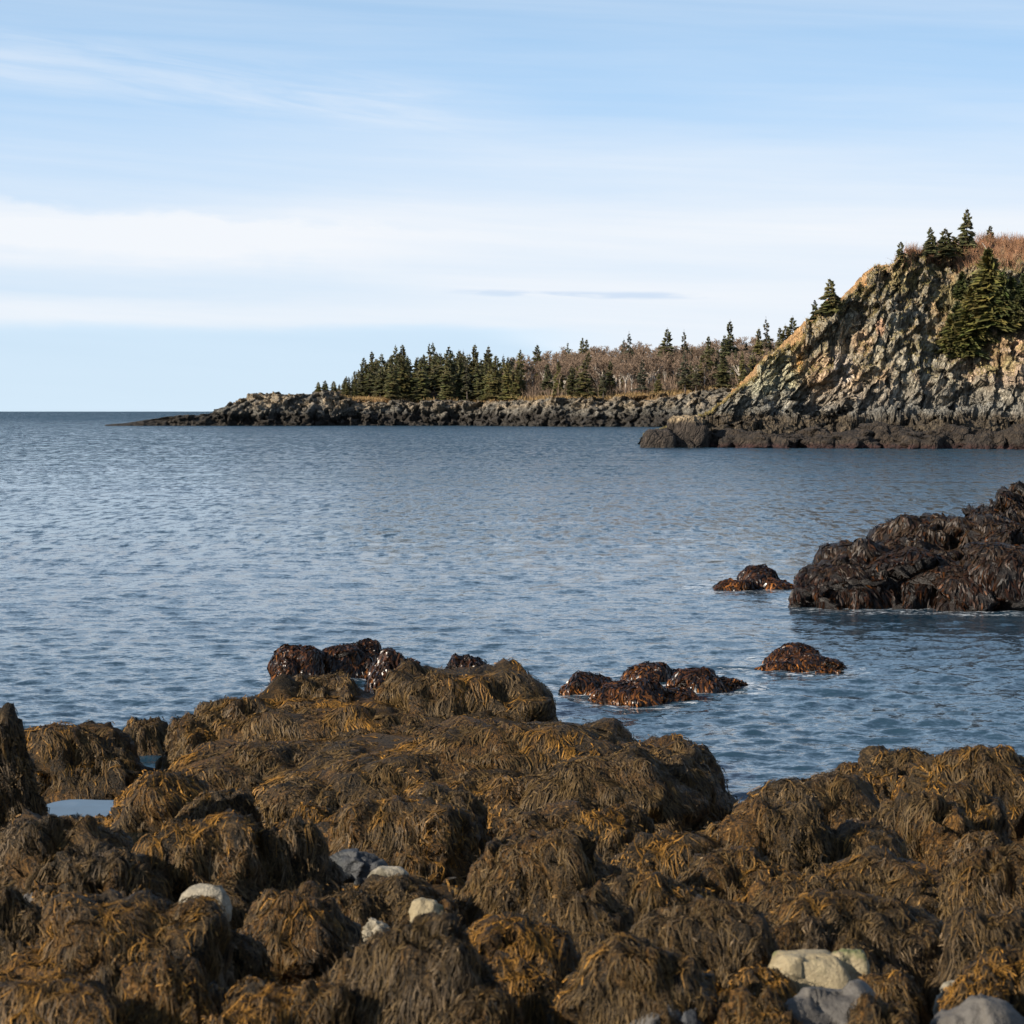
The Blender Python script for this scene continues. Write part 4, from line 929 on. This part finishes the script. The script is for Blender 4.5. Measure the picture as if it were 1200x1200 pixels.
def wood_lab(xp, s, kind):
    a = 'left' if xp < 700 else ('middle' if xp < 820 else 'right'); b = 'front edge' if s < .3 else 'upper rows'
    return '%s in the %s of the %s third of the brown wood' % (kind, b, a), '%s in the %s, %s part of the wood' % (kind, b, a)
for k in range(150):       # the dense stand
    xp = 396 + 214 * rt.random(); s = rt.random() ** 1.3 * .7
    yt = interp(xp, [(395, 448), (410, 432), (430, 419), (460, 411), (510, 407), (560, 408), (600, 414), (615, 421)]) + rt.uniform(0, 13) + (1 - s) * 4
    put_by_top(xp, yt, s, SP[int(rt.integers(8))], *stand_lab(xp, s), wide=rt.uniform(.95, 1.4))
for k in range(84):         # scattered among bare trees
    xp = 612 + 325 * rt.random() ** .6; s = rt.random() ** 1.4 * .8
    yt = interp(xp, [(610, 415), (700, 404), (800, 399), (940, 392)]) + rt.uniform(0, 28) + (1 - s) * 10
    put_by_top(xp, yt, s, SP[int(rt.integers(8))], wood_lab(xp, s, 'dark spruce')[0], group=wood_lab(xp, s, 'dark spruce')[1], wide=rt.uniform(1.0, 1.5))
for k in range(290):
    xp = 575 + 370 * rt.random(); s = .06 + .94 * rt.random() ** .8
    yt = interp(xp, [(575, 422), (620, 404), (700, 397), (800, 393), (860, 390), (945, 386)]) + rt.uniform(5, 16) + (1 - s) * 22
    P_ = land_at(xp, s); H = min(max(CH + (HZ - yt) / F * P_[1] - P_[2], 5), 14)
    plant(BT[int(rt.integers(6))], ((xp - 600) / F * P_[1], P_[1], P_[2]), H, rt.uniform(0, 6), 'bare_tree', wood_lab(xp, s, 'leafless brownish tree')[0], 'tree', wood_lab(xp, s, 'leafless brownish tree')[1], rt.uniform(1.0, 1.35))
# brushwood floor: twiggy bushes nobody could count
def twigs(P, h, wd, col_a, col_b, seed, S=3):
    rg_ = np.random.default_rng(seed); N = len(P); d1 = unit(rg_.normal(0, .45, (N, 3)) + np.array([0, 0, 1.])); s = np.linspace(0, 1, S)[None, :, None]
    Pc = P[:, None] + d1[:, None] * s * (h * rg_.uniform(.5, 1.3, N))[:, None, None] + rg_.normal(0, .05, (N, S, 3)) * h * s
    lat = unit(np.cross(d1, rg_.normal(0, 1, (N, 3)))); W_ = wd * np.array([1, .8, .3])[None, :, None]
    k = rg_.random((N, 1)); C = (np.array(col_a) * k + np.array(col_b) * (1 - k)) * rg_.uniform(.6, 1.4, (N, 1))
    return ribbons(Pc, lat[:, None] * W_ * .5, np.repeat(C[:, None], S, 1))
def land_scatter(n, x0, x1, s0, s1, seed):
    rg_ = np.random.default_rng(seed); j = np.searchsorted(uu2, rg_.uniform(x0, x1, n)); k = np.searchsorted(vv2, rg_.uniform(1.02 + s0 * .97, 1.02 + s1 * .97, n))
    Q_ = P2[np.clip(j, 0, len(uu2) - 1), np.clip(k, 0, len(vv2) - 1)]; return Q_ + rg_.normal(0, 1, Q_.shape) * [.5, 1.2, 0]
V, f_, C = twigs(land_scatter(20000, 570, 945, .03, 1, 5), 3.6, .14, (.24, .165, .11), (.18, .125, .085), 6)
link('brushwood', mesh_from('brushwood', V, f_, M_BARK, C), label='tangled leafless brown brushwood under the trees between the point and the cliff', category='brushwood', kind='stuff')
V, f_, C = twigs(land_scatter(14000, 395, 860, 0, .10, 7), .9, .12, (.36, .22, .09), (.24, .17, .07), 8)
link('dry_grass', mesh_from('dry_grass', V, f_, M_BARK, C), label='strip of dry orange grass above the shore rocks of the wooded point', category='grass', kind='stuff')
V, f_, C = twigs(land_scatter(4500, 505, 540, .02, .16, 9), 2.6, .12, (.21, .13, .10), (.15, .10, .08), 10)
link('shrub_thicket', mesh_from('shrub_thicket', V, f_, M_BARK, C), label='reddish leafless shrubs in front of the dense spruce stand', category='shrubs', kind='stuff')

# trees on the headland
def on_crest(xp): return crest_at(xp)
tops = [(973, 326, 'bushy spruce on the left slope of the headland skyline', 1, 1.15), (955, 351, 'small ragged spruce just left of the bushy one on the headland slope', 2, .9), (1056, 283, 'cone shaped spruce alone on the headland skyline, halfway up', 0, 1.15),
        (1091, 266, 'spruce at the left of the skyline pair near the headland top', 0, 1.0), (1108, 267, 'shorter spruce at the right of the skyline pair near the headland top', 3, 1.25), (1132, 244, 'tallest open branched spruce on top of the headland', 2, .9),
        (1160, 264, 'tiny spruce in the red brown heath at the headland top', 1, .9), (1036, 313, 'tiny spruce on the skyline just below the cone shaped one', 3, .8), (1028, 317, 'stunted grey spruce on the middle of the headland slope', 2, .8), (1008, 330, 'dwarf spruce on the steep part of the headland skyline', 1, 1.2),
        (1084, 284, 'low spruce at the foot of the skyline pair', 2, 1.3), (1118, 276, 'low dark spruce between the pair and the tallest one', 1, 1.6)]
for xp, yt, lab, kd, wd in tops:
    P_ = crest_at(xp); H = CH + (HZ - yt) / F * P_[1] - P_[2] + .3
    plant(SW[kd], (float((xp - 600) / F * P_[1]), float(P_[1]), float(P_[2]) - .3), max(H, .9), rt.uniform(0, 6), 'spruce_tree', lab, 'tree', None, wd)
SB = [make_spruce(60 + i, H=8, W=2.9, whorls=84, base=.02, jit=.10, bw=.55, nbk=1.5, sparse=[.05, .15, .1][i], green=[(.062, .072, .020), (.082, .082, .024), (.048, .062, .020)][i]) for i in range(3)]
slope = [(1158, 292, 378, 1, 'largest dark green spruce in the gully of the headland cliff'), (1147, 318, 372, 0, 'spruce at the upper left of the cliff thicket'), (1136, 334, 392, 1, 'olive spruce in the middle of the cliff thicket'),
         (1122, 352, 402, 0, 'leaning spruce at the lower left tip of the cliff thicket'), (1112, 366, 408, 1, 'lowest outstretched spruce of the cliff thicket above the slabs'), (1172, 318, 376, 2, 'dark spruce right behind the largest one in the gully'),
         (1184, 322, 362, 0, 'spruce at the right of the gully under the heath'), (1197, 318, 352, 2, 'spruce in the gully cut by the right edge of the picture'), (1176, 350, 384, 0, 'short green spruce on the rim of the bare grey slab'),
         (1150, 350, 396, 2, 'shaded spruce in the heart of the cliff thicket'), (1190, 345, 374, 1, 'low spreading spruce near the right edge under the heath'), (1130, 360, 412, 0, 'bottom most dark spruce of the cliff thicket'), (1126, 316, 345, 2, 'sparse olive spruce on the rock face above the thicket')]
for xp, yt, yb, kd, lab in slope:
    P_ = cliff_at(xp, yb); H = (yb - yt) / F * P_[1]
    plant(SB[kd], tuple(float(a) for a in (P_ + [0, -.6, -.4])), H * 1.05, rt.uniform(0, 6), 'spruce_tree', lab, 'tree', None, 1.0)
# heath on the top
rg_ = np.random.default_rng(31)
j = np.searchsorted(uu, rg_.uniform(1070, 1330, 18000)); k = np.searchsorted(vv, np.where(rg_.random(18000) < .7, rg_.uniform(0, .22, 18000) * sstep(uu[np.clip(j, 0, len(uu) - 1)], 1085, 1175) * -1 + rg_.uniform(1.97, 2.06, 18000), rg_.uniform(2.0, 2.4, 18000)))
V, f_, C = twigs(CLP[np.clip(j, 0, len(uu) - 1), k] + rg_.normal(0, .25, (18000, 3)) * [1, 1, 0], 1.25, .045, (.28, .135, .065), (.22, .12, .065), 32)
link('heath_shrubs', mesh_from('heath_shrubs', V, f_, M_BARK, C), label='red brown leafless heath shrubs covering the top of the headland', category='shrubs', kind='stuff')
sel = np.argwhere((gr > .5) & (CLV > 1.1) & (CLV < 2.3)); sel = sel[rg_.integers(0, len(sel), 11000)]
j2 = np.argwhere((CLV > 1.93) & (CLV < 2.12)); sel = np.vstack([sel, j2[rg_.integers(0, len(j2), 9000)]])
Pg = CLP[sel[:, 0], sel[:, 1]] + rg_.normal(0, .08, (len(sel), 3))
V, f_, C = twigs(Pg, .32, .05, (.34, .235, .08), (.20, .18, .06), 33)
link('cliff_grass', mesh_from('cliff_grass', V, f_, M_BARK, C), label='tufts of dry yellow grass on the ledges and brow of the headland cliff', category='grass', kind='stuff')
# dead snag
P_ = crest_at(1155)
v, ff = tube_poly([(0, 0, -.3), (.25, 0, .5), (-.2, 0, 1.1), (-.5, 0, 1.5)], np.array([.12, .1, .07, .03]))
pp = cliff_at(1154, 296); link('dead_snag', mesh_from('dead_snag', v, ff, M_BARK, np.zeros(v.shape) + np.array((.4, .36, .3))), loc=tuple(float(a) for a in pp + [0, -.4, 0]), label='bleached crooked dead snag above the largest spruce of the cliff', category='dead tree')
print('all', time.time() - T0, 'polys', sum(len(m_.polygons) for m_ in bpy.data.meshes))
